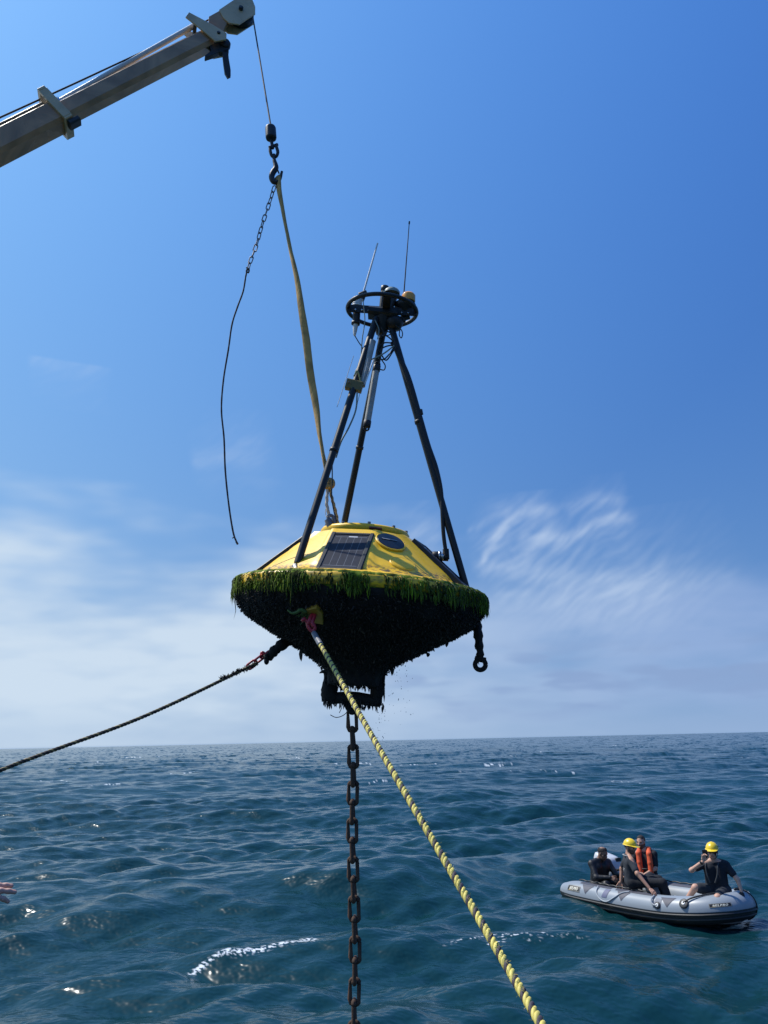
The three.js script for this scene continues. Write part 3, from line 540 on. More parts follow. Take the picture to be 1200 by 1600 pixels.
  const mat = (() => {                                           // the soft mat the strands grow from, broken by bare places
    const pos = [], col = [], idx = [], NA = 900, NH = 14;
    for (let i = 0; i <= NA; i++) for (let j = 0; j <= NH; j++) {
      const a = (i / NA) * 6.2832, ca = Math.cos(a), sa = Math.sin(a), f = j / NH, h = lerp(-0.020, -0.135, f), dens = 0.62 + 1.1 * noise(ca * 2.6 + 4, sa * 2.6, 2) + 0.9 * noise(ca * 8, sa * 8, 6);
      const bare = Math.abs(a - 1.79) < 0.15 ? 0.35 : Math.abs(a - 1.19) < 0.12 ? 0.2 : 0, n = fbm(ca * 26 + 2 * h, sa * 26, h * 16, 4), n2 = noise(ca * 90, sa * 90, h * 14), up = clamp((dens - bare - 0.30 - 0.6 * (1 - smooth(0.05, 0.40, f)) + 0.9 * n) * 2);
      const R0 = 0.872 - 0.035 * smooth(-0.045, -0.0, h) - 0.014 * smooth(-0.10, -0.135, h), R = R0 - 0.012 + up * (0.016 + 0.017 * n + 0.006 * n2);
      const p = cyl(h - 0.01 * n, a, R); pos.push(p.x, p.y, p.z); const b = clamp(0.75 + 1.5 * n + 0.6 * noise(ca * 12, sa * 12, 9), 0.2, 1.8); col.push(0.135 * b, 0.20 * b, 0.014 * b);
    }
    for (let i = 0; i < NA; i++) for (let j = 0; j < NH; j++) { const p = i * (NH + 1) + j, q = p + NH + 1; idx.push(p, q, p + 1, q, q + 1, p + 1); }
    const q = new THREE.BufferGeometry(); q.setAttribute('position', new THREE.Float32BufferAttribute(pos, 3)); q.setAttribute('color', new THREE.Float32BufferAttribute(col, 3)); q.setIndex(idx); q.computeVertexNormals(); return q;
  })();
  const mm2 = bpart('algae_mat', mat, new THREE.MeshPhysicalMaterial({ vertexColors: true, color: 0xffffff, roughness: 0.9, specularIntensity: 0.4, side: THREE.DoubleSide }), 'mossy green mat on the rim'); mm2.userData.kind = 'stuff';
  const wm = bpart('algae', strands(weed), new THREE.MeshPhysicalMaterial({ vertexColors: true, color: 0xffffff, roughness: 0.9, specularIntensity: 0.3, transmission: 0.4, thickness: 0, side: THREE.DoubleSide }), 'fringe of green weed'); wm.userData.kind = 'stuff';
  const fringe = [];
  for (let i = 0; i < 5200; i++) {
    const a = rnd() * 6.2832, R = 0.17 + 0.67 * Math.sqrt(rnd()), o = onLow(a, R), L = rr(0.006, 0.017) * (rnd() < 0.05 ? 2.2 : 1), p = o.p.addScaledVector(o.n, 0.004), b = rr(0.5, 1.4);
    fringe.push([[p, p.clone().addScaledVector(down, L * 0.5).add(V(rr(-0.006, 0.006), 0, rr(-0.006, 0.006))), p.clone().addScaledVector(down, L)], rr(0.0015, 0.0035), [0.007 * b, 0.008 * b, 0.007 * b], [0.010 * b, 0.010 * b, 0.008 * b], 0.8]);
  }
  // the yoke under the hull: two cheeks and a crossbar, thick with growth
  const yoke = [], lump = (pts, r, seg = 26, k = 0.4) => { const g3 = tube(curve(pts, seg), r, 14), p = g3.attributes.position; for (let i = 0; i < p.count; i++) { const n = 0.020 * k * fbm(p.getX(i) * 26, p.getY(i) * 26, p.getZ(i) * 26, 3) * 2; p.setXYZ(i, p.getX(i) + n, p.getY(i) + 0.4 * n, p.getZ(i) + n * 0.8); } g3.computeVertexNormals(); return g3; };
  const yl = bp(514, 1052), yl2 = bp(515, 1096), yr = bp(592, 1052), yr2 = bp(588, 1102);
  const yk = bpart('yoke', [lump([yl.clone().add(V(-0.01, 0.03, 0)), yl, yl2], (t) => 0.047 + 0.012 * Math.sin(t * 9)), lump([yr.clone().add(V(0.02, 0.06, 0)), yr, yr2], (t) => 0.050 - 0.008 * t + 0.008 * Math.sin(t * 11))], MAT.growth);
  part('crossbar', lump([bp(511, 1091), bp(550, 1090), bp(594, 1096)], 0.040), MAT.growth, yk);
  part('shackle', lump([bp(540, 1092), bp(546, 1108), bp(551, 1112), bp(556, 1107), bp(560, 1094)], 0.022, 20, 0.2), MAT.growth, yk);
  for (const [x0, y0, x1, y1, n] of [[505, 1100, 600, 1106, 150], [508, 1060, 508, 1100, 40], [600, 1060, 600, 1100, 40], [522, 1073, 585, 1075, 90]]) for (let i = 0; i < n; i++) { const t = rnd(), p = bp(lerp(x0, x1, t), lerp(y0, y1, t) - rr(0, 12), rr(-0.03, 0.05)), L = rr(0.015, 0.045); fringe.push([[p, p.clone().addScaledVector(down, L * 0.6), p.clone().addScaledVector(down, L)], rr(0.004, 0.009), [0.007, 0.008, 0.007], [0.01, 0.01, 0.008], 0.8]); }
  for (const [x, y, L] of [[471, 1018, 0.085], [612, 1046, 0.06], [446, 1002, 0.04], [697, 1004, 0.05], [668, 1024, 0.03]]) { const p = bp(x, y - 4, 0.02); fringe.push([[p, p.clone().addScaledVector(down, L * 0.4), p.clone().addScaledVector(down, L * 0.75), p.clone().addScaledVector(down, L)], 0.018, [0.007, 0.008, 0.007], [0.008, 0.008, 0.008], 0.9]); }
  const fm = bpart('hanging_growth', strands(fringe), M(0xffffff, 0.7, 0, { vertexColors: true, side: THREE.DoubleSide }), 'short dark tufts under the hull'); fm.userData.kind = 'stuff';
  bpart('loose_fibre', tube(curve([bp(545, 1110), bp(536, 1118), bp(525, 1121), bp(516, 1117)], 16), 0.0028, 5), MAT.growth);
  bpart('loose_fibre', tube(curve([bp(533, 1096), bp(534, 1105), bp(530, 1114)], 10), 0.0025, 5), MAT.growth);

  // ---- mast: three legs, ring head and instruments
  const hub = bp(598, 492), legA = bp(465, 880, 0.53), legB = bp(529, 862, -0.55), legC = V(0.735 * Math.cos(0.131), 0.0, 0.735 * Math.sin(0.131));
  const topA = bp(588, 497, 0.05), topB = bp(603, 497, -0.05), topC = bp(612, 512, 0.02);
  bpart('leg', bar(legA, topA, 0.0250, 18), MAT.blackGloss); bpart('leg', bar(legB, topB, 0.0250, 18), MAT.blackGloss);
  bpart('leg', tube(line(topC, legC, 24), (t) => 0.0245 + 0.0 * t, 18), MAT.blackGloss);
  for (const [p, q, t] of [[legA, topA, 0.42], [legB, topB, 0.45], [legC, topC, 0.62]]) { const c = p.clone().lerp(q, t), d = q.clone().sub(p).normalize().multiplyScalar(0.012); bpart('leg_clamp', bar(c.clone().sub(d), c.clone().add(d), 0.030, 18), MAT.black); }
  bpart('foot_bracket', bar(bp(461, 884, 0.56), bp(463, 893, 0.62), 0.02, 8), MAT.galv, 'pale metal foot of the mast leg');
  bpart('foot_bracket', lathe([[0, 0.02], [0.05, 0.018], [0.055, 0]], 16).translate(legC.x, legC.y - 0.012, legC.z), MAT.black);
  const RH = 2.085, ring = []; for (let i = 0; i <= 90; i++) ring.push(cyl(RH, (i / 90) * 6.2832, 0.262));
  bpart('guard_ring', tube(ring, 0.0155, 12), MAT.blackGloss);
  const cx1 = V(-0.262, RH - 0.01, 0.03), cx2 = V(0.262, RH - 0.01, 0.03);
  const cb = bpart('cross_bar', beam(cx1, cx2, 0.012, 0.062, V(0, 1, 0), 0.003), MAT.black);
  for (let i = 0; i < 9; i++) { if (i === 4) continue; const c = cx1.clone().lerp(cx2, 0.12 + i * 0.095); part('bolt', bar(c.clone().add(V(0, -0.012, 0.004)), c.clone().add(V(0, -0.012, 0.012)), 0.0075, 8), MAT.steel, cb); }
  bpart('cross_bar', beam(V(0.04, RH - 0.012, 0.255), V(0.02, RH - 0.012, -0.255), 0.06, 0.012, V(0, 1, 0), 0.003), MAT.black);
  bpart('hub', [beam(V(-0.10, RH - 0.03, 0.02), V(0.12, RH - 0.04, 0.02), 0.13, 0.07, V(0, 1, 0), 0.02), lathe([[0, -0.2], [0.04, -0.19], [0.075, -0.06], [0.07, 0.0], [0, 0.01]], 20).translate(hub.x, RH, 0.0)], MAT.blackGloss);
  bpart('mast_post', [bar(bp(597, 490), bp(601, 452), 0.028, 14), bar(bp(601, 455), bp(601.5, 448), 0.031, 14)], MAT.darkSteel);
  const gp = bp(612, 462), gb = bpart('gps_receiver', [beam(bp(604, 484, 0.03), bp(613, 462, 0.03), 0.08, 0.075, V(0, 0, 1), 0.012)], MAT.blackGloss); part('receiver_dome', lathe([[0.062, -0.012], [0.062, 0.004], [0.05, 0.022], [0.02, 0.03], [0, 0.031]].slice().reverse().reverse(), 24).translate(gp.x, gp.y + 0.01, 0.03), MAT.paleCable, gb);
  const lp0 = bp(635, 476), lan = bpart('lantern', [lathe([[0, -0.10], [0.03, -0.09], [0.045, -0.05], [0.078, -0.03], [0.082, 0.0], [0.06, 0.02], [0.0, 0.022]], 28).translate(lp0.x - 0.01, lp0.y, 0.0)], MAT.blackGloss);
  part('lantern_lens', lathe([[0.0, 0.02], [0.05, 0.02], [0.054, 0.03], [0.052, 0.075], [0.042, 0.09], [0.0, 0.093]], 28).translate(lp0.x + 0.012, lp0.y, 0.0), MAT.amber, lan, 'amber lens');
  bpart('radio_unit', [lathe([[0, -0.06], [0.05, -0.05], [0.07, 0], [0.05, 0.04], [0, 0.05]], 20).translate(0.10, RH - 0.10, 0.02), bar(bp(618, 500), bp(640, 495), 0.02, 10), bar(bp(632, 494), bp(630, 503), 0.018, 10)], MAT.black);
  const sp = bp(558, 474), sen = bpart('weather_sensor', [bar(bp(558, 478), bp(556.5, 503), 0.028, 16), bar(bp(556, 503), bp(555.5, 507), 0.033, 14)], MAT.black);
  const sl = []; for (let i = 0; i < 5; i++) { sl.push([0.034, -0.028 + i * 0.014], [0.038, -0.024 + i * 0.014], [0.038, -0.018 + i * 0.014], [0.034, -0.016 + i * 0.014]); }
  part('louvred_shield', lathe([[0, -0.03], ...sl, [0.025, 0.05], [0, 0.052]], 24).translate(sp.x, sp.y, 0), MAT.white, sen);
  part('white_tip', tube(line(bp(556, 503), bp(554, 524), 8), (t) => 0.02 * (1 - 0.55 * t * t), 12), MAT.white, sen);
  bpart('sensor_bracket', [bar(bp(561, 461), bp(573, 457), 0.02, 8), bar(bp(566, 470), bp(570, 459), 0.014, 8)], MAT.black);
  bpart('whip_antenna', tube(line(bp(568, 457), bp(590, 380), 10), (t) => 0.0075 - 0.0015 * t, 8), MAT.white, 'leaning white antenna');
  bpart('whip_antenna', [tube(line(bp(630.5, 466), bp(639.5, 348), 10), (t) => 0.0052 - 0.002 * t, 8), bar(bp(639.3, 350), bp(639.7, 346), 0.006, 8)], MAT.black, 'black whip antenna');
  // tubes strapped along the legs
  const canister = (a, b, r, caps) => { const t = bpart('sensor_tube', bar(a, b, r, 18), MAT.greyTube), d = b.clone().sub(a).normalize(); if (caps) for (const [p, s] of [[a, -1], [b, 1]]) { part('end_cap', bar(p.clone().addScaledVector(d, s * -0.01), p.clone().addScaledVector(d, s * 0.035), r * 1.16, 18), MAT.black, t); const e = p.clone().addScaledVector(d, s * 0.045), rg = []; for (let i = 0; i <= 14; i++) rg.push(e.clone().add(V(Math.cos(i * 0.4488) * 0.018, Math.sin(i * 0.4488) * 0.018, 0))); part('eye', tube(rg, 0.007, 6), MAT.black, t); } };
  canister(bp(582, 533, 0.11), bp(565, 603, 0.17), 0.026, false);
  canister(bp(588, 578, 0.10), bp(574, 660, 0.13), 0.024, true);
  const bx = bpart('junction_box', [beam(bp(541, 600, 0.20), bp(566, 606, 0.20), 0.06, 0.075, V(0, 1, 0), 0.006)], MAT.olive);
  part('box_bolt', bar(bp(545, 597, 0.24), bp(545, 597, 0.25), 0.008, 8), MAT.galv, bx);
  bpart('thin_antenna', tube(line(bp(552.5, 556, 0.2), bp(526.5, 636, 0.2), 4), 0.0024, 5), MAT.white); bpart('thin_antenna', tube(line(bp(575, 560, 0.2), bp(555.5, 643, 0.2), 4), 0.0024, 5), MAT.white);
  bpart('thin_antenna', tube(line(bp(584, 562, 0.2), bp(570, 600, 0.2), 4), 0.005, 6), MAT.white);
  // cables
  const cab = (list, r = 0.0055, mat = MAT.cable, z = 0.08, n = 40) => bpart('cable', tube(curve(list.map(([x, y, dz]) => bp(x, y, z + (dz ?? 0.02 * noise(x * 0.3, y * 0.3)))), n), r, 7), mat);
  cab([[567, 468], [570, 500], [566, 530], [564, 560], [562, 590]], 0.004, MAT.paleCable, 0.12);
  cab([[554, 524], [560, 534], [567, 546], [563, 570]], 0.004, MAT.cable, 0.1);
  cab([[594, 525], [606, 518], [614, 526], [616, 540], [606, 556], [598, 562], [590, 556], [590, 545], [600, 536], [613, 536]], 0.0055);
  cab([[592, 530], [601, 524], [612, 531], [618, 540], [612, 552], [603, 563], [597, 556], [594, 547], [604, 541], [617, 539]], 0.0055);
  cab([[616, 540], [600, 552], [580, 562], [563, 570], [556, 580], [555, 592], [560, 600], [562, 606]], 0.0055, MAT.paleCable, 0.14);
  cab([[591, 555], [596, 562], [602, 572], [600, 578], [593, 577]], 0.0045);
  cab([[596, 512], [604, 524], [612, 520], [607, 512]], 0.004); cab([[586, 500], [592, 515], [590, 530]], 0.004, MAT.paleCable, 0.1);
  cab([[618, 508], [626, 514], [629, 522], [627, 528], [624, 524], [626, 510]], 0.004);
  cab([[558, 613], [556, 640], [545, 668], [533, 690], [525, 715]], 0.006, MAT.paleCable, 0.25); cab([[519, 726], [519, 755], [518, 775], [522, 800], [526, 815]], 0.0045, MAT.cable, 0.22);
  cab([[563, 600], [562, 590], [558, 580], [553, 588]], 0.006, M(rgb(0.35, 0.33, 0.12), 0.5), 0.22);
  // cable loom strapped to the third leg, leaving it low down for the connector
  bpart('cable_loom', tube(curve([bp(612, 535, 0.03), bp(621, 552, 0.04), bp(637, 590, 0.05), bp(654, 648, 0.055), bp(669, 700, 0.06), bp(681, 733, 0.07), bp(689, 765, 0.08), bp(691, 800, 0.09), bp(693, 835, 0.08), bp(696, 858, 0.08), bp(698, 868, 0.08)], 70), (t) => 0.014 + 0.010 * smooth(0.05, 0.2, t) * smooth(0.62, 0.42, t), 12), MAT.black);
  bpart('strap_buckle', bar(bp(657, 640, 0.06), bp(658.5, 648, 0.06), 0.014, 10), MAT.black);
  const con = bpart('cable_connector', bar(bp(676, 869, 0.06), bp(686, 869, 0.06), 0.034, 18), MAT.black);
  part('metal_collar', [bar(bp(684, 869, 0.06), bp(688, 869.5, 0.06), 0.038, 18), bar(bp(688, 869.5, 0.06), bp(693, 870, 0.06), 0.031, 18)], MAT.steel, con);
  part('elbow', [bar(bp(692, 870, 0.06), bp(700.5, 870.5, 0.06), 0.030, 16), bar(bp(697.5, 874, 0.06), bp(696.5, 858, 0.06), 0.022, 14)], MAT.black, con);
}
const padFront = bp(488, 965, 0.70);

// ---------------------------------------------------------------- sling from the hook to the buoy's top
{
  const sl = thing('lifting_sling', 'long tan webbing sling twisted between crane hook and buoy top', 'sling', fromB(bp(517, 830, 0.22)));
  const o = sl.position, Z = (py) => lerp(5.04, 5.10, (py - 275) / 540), q = (x, y, dz = 0) => pt(x, y, Z(y) + dz).sub(o);
  const strapGeo = (pts, w, th, turns) => {                    // a flat band that twists slowly
    const c = curve(pts, 120), n = c.length, pos = [], uv = [], idx = [];
    for (let i = 0; i < n; i++) {
      const t = c[Math.min(i + 1, n - 1)].clone().sub(c[Math.max(i - 1, 0)]).normalize(), a = V(1, 0, 0.2).sub(t.clone().multiplyScalar(t.x)).normalize(), b = t.clone().cross(a).normalize(), an = turns(i / (n - 1));
      const x = a.clone().multiplyScalar(Math.cos(an)).addScaledVector(b, Math.sin(an)), y = t.clone().cross(x);
      for (let j = 0; j < 8; j++) { const f = (j / 8) * 6.2832, s = Math.abs(Math.cos(f)) ** 0.5 * Math.sign(Math.cos(f)), r = Math.sin(f); const p = c[i].clone().addScaledVector(x, s * w / 2 * (1 + 0.08 * noise(i * 0.2, 2))).addScaledVector(y, r * th / 2 + 0.004 * s * s * Math.sin(i * 0.3)); pos.push(p.x, p.y, p.z); uv.push(j / 8 * 0.2, i * 0.03); }
    }
    for (let i = 0; i < n - 1; i++) for (let j = 0; j < 8; j++) { const a = i * 8 + j, b = i * 8 + ((j + 1) % 8); idx.push(a, b, a + 8, b, b + 8, a + 8); }
    const g = new THREE.BufferGeometry(); g.setAttribute('position', new THREE.Float32BufferAttribute(pos, 3)); g.setAttribute('uv', new THREE.Float32BufferAttribute(uv, 2)); g.setIndex(idx); g.computeVertexNormals(); return g;
  };
  part('webbing', strapGeo([q(434, 276), q(440, 320), q(453, 385), q(466, 450), q(476, 515), q(484, 575), q(494, 640), q(503, 700), q(511, 745), q(513, 757)], 0.060, 0.026, (t) => 0.5 + 1.1 * Math.sin(t * 9) * 0.6 + 0.5 * t), MAT.strap, sl);
  part('knot', tube(curve([q(510, 750), q(518, 752), q(518, 759), q(510, 760), q(509, 754), q(517, 763)], 30), 0.022, 10), MAT.strap, sl);
  part('eye_leg', strapGeo([q(512, 760), q(511, 775), q(510.5, 788), q(513, 800), q(514, 810), q(516, 820)], 0.022, 0.018, () => 0.2), M(rgb(0.55, 0.50, 0.42), 0.7), sl, 'pale leg of the sling');
  part('eye_leg', strapGeo([q(515, 762), q(519, 780), q(524, 798), q(528, 818)], 0.022, 0.014, () => 0.4), MAT.strap, sl);
  part('shackle', [bar(q(512.5, 812), q(521, 835), 0.026, 10), tube(curve([q(512, 815), q(514, 806), q(519, 806), q(523, 817), q(524, 828)], 20), 0.012, 8)], MAT.galv, sl, 'grey shackle at the foot of the sling');
  part('lashing', [tube(curve([q(510, 806), q(515, 811), q(520, 812), q(523, 820), q(527, 829)], 16), 0.008, 7), tube(curve([q(509, 795), q(508.5, 803), q(512, 809)], 10), 0.003, 5)], MAT.white, sl);
}
{
  const ch = thing('light_chain', 'slim grey chain hanging slantwise below the crane hook', 'chain', pt(387, 420, 5.05)), o = ch.position, q = (x, y) => pt(x, y, 5.05).sub(o);
  chain(ch, [q(429, 291), q(420, 320), q(410, 350), q(400, 385), q(390, 412), q(387, 424)], 0.072, 0.034, 0.0085, MAT.galv, 'link', 0, 7, 0.25);
  const cd = thing('cord', 'thin dark cord trailing in a loose curve from the slim chain', 'cord', pt(370, 850, 5.05)), o2 = cd.position, q2 = (x, y) => pt(x, y, 5.05).sub(o2);
  part('line', tube(curve([q2(387, 418), q2(384, 432), q2(380, 455), q2(371, 480), q2(363, 505), q2(357, 545), q2(349, 595), q2(346, 640), q2(350, 685), q2(352, 735), q2(357, 785), q2(363, 825), q2(366, 838), q2(370.5, 849)], 160), (t) => 0.0062 * (1 + 0.15 * noise(t * 70, 1)), 7), M(rgb(0.035, 0.028, 0.03), 0.8), cd);
  part('knot', [tube(curve([q2(385, 418), q2(389, 421), q2(388, 426), q2(385, 424), q2(387, 419)], 20), 0.006, 7)], M(rgb(0.05, 0.04, 0.04), 0.8), cd);
  part('loose_yarn', bar(q2(366, 839), q2(363, 841), 0.004, 6), M(rgb(0.05, 0.035, 0.03), 0.8), cd);
  part('frayed_end', bar(q2(369, 846), q2(371.5, 850.5), 0.007, 6), M(rgb(0.05, 0.035, 0.03), 0.8), cd);
}

// ---------------------------------------------------------------- mooring chain straight down into the sea
{
  const top = fromB(bp(550, 1112)), mc = thing('mooring_chain', 'heavy rust brown chain hanging from under the buoy into the sea', 'chain', V(top.x, -0.3, top.z));
  const path = []; for (let i = 0; i <= 10; i++) path.push(V(0.006 * Math.sin(i * 2.1), (top.y + 0.3) * (1 - i / 10), 0.004 * Math.sin(i)));
  chain(mc, path, 0.168, 0.083, 0.0265, MAT.rust, 'link', 0.5, 10);
}

// ---------------------------------------------------------------- tag ropes and their red hooks
{
  const w0 = fromB(padFront), start = pt(492, 992, 4.52), end = pt(1010, 1890, 1.45), near = pt(845, 1600, 2.2);
  const rp = thing('tag_rope', 'yellow and black three-strand rope running from buoy down to lower frame edge', 'rope', near.clone());
  const path = [start, pt(560, 1112, 4.0).lerp(start.clone().lerp(near, 0.22), 0.5), start.clone().lerp(near, 0.5).add(V(0, -0.01, 0)), near, end].map((p) => p.clone().sub(near));
  rope(rp, [path[0], path[0].clone().lerp(path[3], 0.5).add(V(0, -0.012, 0)), path[3], path[4]], 0.0125, 0.056, [MAT.yellowRope, MAT.yellowRope, MAT.darkRope]);
  part('tape_whipping', tube(line(start.clone().addScaledVector(start.clone().sub(near).normalize(), 0.03).sub(near), start.clone().lerp(near, 0.058).sub(near), 12), (t, i) => 0.0165 + 0.0015 * noise(i * 1.7, 4), 14), MAT.tape, rp);
  { const fz = []; for (let i = 0; i < 420; i++) { const p = start.clone().lerp(near, rr(0.06, 1.05)).sub(near).add(V(rr(-1, 1), rr(-1, 1), rr(-1, 1)).normalize().multiplyScalar(0.011)), d = V(rr(-1, 1), rr(-1, 1), rr(-1, 1)).normalize().multiplyScalar(rr(0.006, 0.014)); fz.push(tube([p, p.clone().add(d)], 0.0006, 3)); } part('loose_fibres', fz, MAT.yellowRope, rp).userData.kind = 'stuff'; }
  const hk = thing('snap_hook', 'red shackle joining the yellow and black rope to the buoy', 'shackle', pt(487, 970, 4.56)), o = hk.position, q = (x, y, d = 0) => pt(x, y, 4.56 + d).sub(o);
  part('bow', tube(curve([q(481, 976), q(484, 968), q(489, 959, 0.04), q(492, 957, 0.05), q(491, 964, 0.02), q(488, 973), q(490, 980)], 36), 0.0125, 10), MAT.red, hk);
  part('pin', [bar(q(474, 968), q(486, 974), 0.010, 10), bar(q(473, 966.5), q(476, 970), 0.016, 10)], MAT.red, hk);
  part('second_bow', tube(curve([q(480, 970), q(482, 980), q(488, 986), q(492, 982), q(489, 973)], 24), 0.0105, 10), MAT.red, hk);
  const we = []; for (let i = 0; i < 26; i++) { const a = q(rr(474, 484), rr(950, 966), 0.05), b = a.clone().add(V(rr(-0.06, 0.02), rr(-0.05, 0.02), rr(0, 0.03))); we.push(tube([a, a.clone().lerp(b, 0.5).add(V(0, 0.008, 0)), b], (t) => 0.006 * (1 - t * 0.8), 5)); }
  we.push(tube(curve([q(478, 957, 0.02), q(470, 953), q(463, 957), q(456, 958), q(449, 953)], 16), (t) => 0.012 * (1 - 0.8 * t) + 0.002, 7));
  part('weed', we, M(rgb(0.075, 0.13, 0.022), 0.6), hk);
  part('fouled_eye', tube(curve([q(476, 950, 0.1), q(484, 945, 0.12), q(489, 952, 0.12), q(486, 962, 0.06)], 20), (t) => 0.022, 10), MAT.growth, hk);
}
{
  const A = pt(402, 1036, 5.12), B = pt(0, 1204, 4.25), C = pt(-420, 1395, 3.3);
  const rp = thing('tag_rope', 'dark wet rope stretched from buoy away over the horizon at one side', 'rope', B.clone());
  rope(rp, [A, A.clone().lerp(B, 0.5).add(V(0, -0.035, 0)), B, C].map((p) => p.clone().sub(B)), 0.0108, 0.062, [MAT.wetRope, MAT.wetRope2, MAT.wetRope]);
  const fz = []; for (let i = 0; i < 260; i++) { const p = A.clone().lerp(B, rr(0, 0.17)).sub(B).add(V(0, -0.003, 0)), d = V(rr(-1, 1), rr(-1, 1), rr(-1, 1)).normalize().multiplyScalar(rr(0.015, 0.028)); fz.push(tube([p, p.clone().add(d)], (t) => 0.0035 * (1 - t * 0.7), 4)); }
  part('weed', fz, MAT.growth, rp).userData.kind = 'stuff';
  const hk = thing('snap_hook', 'red chain links at the buoy end of the dark wet rope', 'shackle', pt(418, 1025, 5.16)), o = hk.position, q = (x, y, d = 0) => pt(x, y, 5.16 + d).sub(o);
  const lk = (a, b, w, turn) => { const L = a.distanceTo(b), g = linkGeo(L, w, 0.015, 9), y = b.clone().sub(a).normalize(), x = V(0, 0, 1).multiplyScalar(Math.sin(turn)).addScaledVector(V(-y.y, y.x, 0), Math.cos(turn)).normalize(), z = x.clone().cross(y).normalize(); return g.applyMatrix4(frameAt(a.clone().lerp(b, 0.5), y.clone().cross(z), y, z)); };
  part('link', lk(q(385, 1045), q(402, 1032), 0.05, 0.3), MAT.red, hk); part('link', lk(q(397, 1036), q(414, 1023), 0.048, 0.9), MAT.red, hk);
  part('shackle', tube(curve([q(408, 1029), q(409, 1020), q(412, 1020), q(415, 1027), q(422, 1026), q(426, 1018), q(420, 1018), q(414, 1023)], 30), 0.010, 9), MAT.red, hk);
  const gl = []; for (let i = 0; i < 60; i++) { const p = q(rr(414, 436), 0, 0); const t = rnd(), c = q(lerp(416, 437, t), lerp(1028, 1008, t) + rr(-5, 7), rr(-0.02, 0.03)), s = new THREE.SphereGeometry(rr(0.010, 0.022), 7, 5); s.scale(1, rr(0.8, 1.5), 1); s.translate(c.x, c.y, c.z); gl.push(s); }
  gl.push(tube(curve([q(413, 1030), q(424, 1022), q(436, 1011), q(452, 1000, 0.06)], 14), (t) => 0.022 + 0.018 * t + 0.005 * Math.sin(t * 19), 10));
  part('fouled_eye', gl, MAT.growth, hk);
}
{
  const sh = thing('hanging_shackle', 'black weed covered pendant with a ring end below the rim', 'shackle', pt(751, 1045, 5.25)), o = sh.position, q = (x, y, d = 0) => pt(x, y, 5.25 + d).sub(o);
  const bump = (pts, r, n = 24) => { const g = tube(curve(pts, n), r, 12), p = g.attributes.position; for (let i = 0; i < p.count; i++) { const k = 0.012 * fbm(p.getX(i) * 40, p.getY(i) * 40, p.getZ(i) * 40, 3); p.setXYZ(i, p.getX(i) + k, p.getY(i) + k * 0.3, p.getZ(i) - k); } g.computeVertexNormals(); return g; };
  part('pendant', bump([q(744, 975, 0.05), q(747, 990), q(748.5, 1006), q(750, 1020), q(750.5, 1030)], (t) => 0.034 - 0.010 * t + 0.004 * Math.sin(t * 25)), MAT.growth, sh);
  part('pin', bump([q(742, 1029), q(750, 1030), q(759, 1032)], 0.020, 12), MAT.growth, sh);
  const rg = []; for (let i = 0; i <= 24; i++) rg.push(q(750.5 + 8.2 * Math.cos(i * 0.2618), 1038.5 + 8.2 * Math.sin(i * 0.2618)));
  part('ring', tube(rg, 0.0165, 10), MAT.growth, sh);
  const tf = []; for (let i = 0; i < 40; i++) { const t = rnd(), p = q(lerp(745, 751, t) + rr(-5, 5), lerp(985, 1034, t)), d = V(rr(-0.014, 0.014), rr(-0.035, -0.01), rr(-0.01, 0.01)); tf.push(tube([p, p.clone().add(d)], (t2) => 0.005 * (1 - 0.8 * t2), 4)); }
  tf.push(tube([q(758, 1032), q(759, 1046)], (t) => 0.007 * (1 - 0.7 * t), 5)); part('tufts', tf, MAT.growth, sh).userData.kind = 'stuff';
}
{
  const dr = [], g = new THREE.SphereGeometry(1, 6, 5);                // water running off the hull
  for (let i = 0; i < 90; i++) { const c = i < 50 ? fromB(bp(rr(606, 646), 1040 + 100 * rnd() ** 1.5, rr(-0.1, 0.25))) : fromB(bp(rr(584, 602), 1108 + 70 * rnd() ** 1.3, rr(-0.05, 0.1))), s = rr(0.001, 0.0026); const q = g.clone(); q.scale(s, s * rr(1.1, 2.4), s); q.translate(c.x, c.y, c.z); dr.push(q); }
  const m = part('water_drops', dr, new THREE.MeshPhysicalMaterial({ color: rgb(0.25, 0.3, 0.33), roughness: 0.1, ior: 1.33 }), scene);
  m.userData = { kind: 'stuff', label: 'drops of water falling from under the buoy', category: 'water drops' };
}

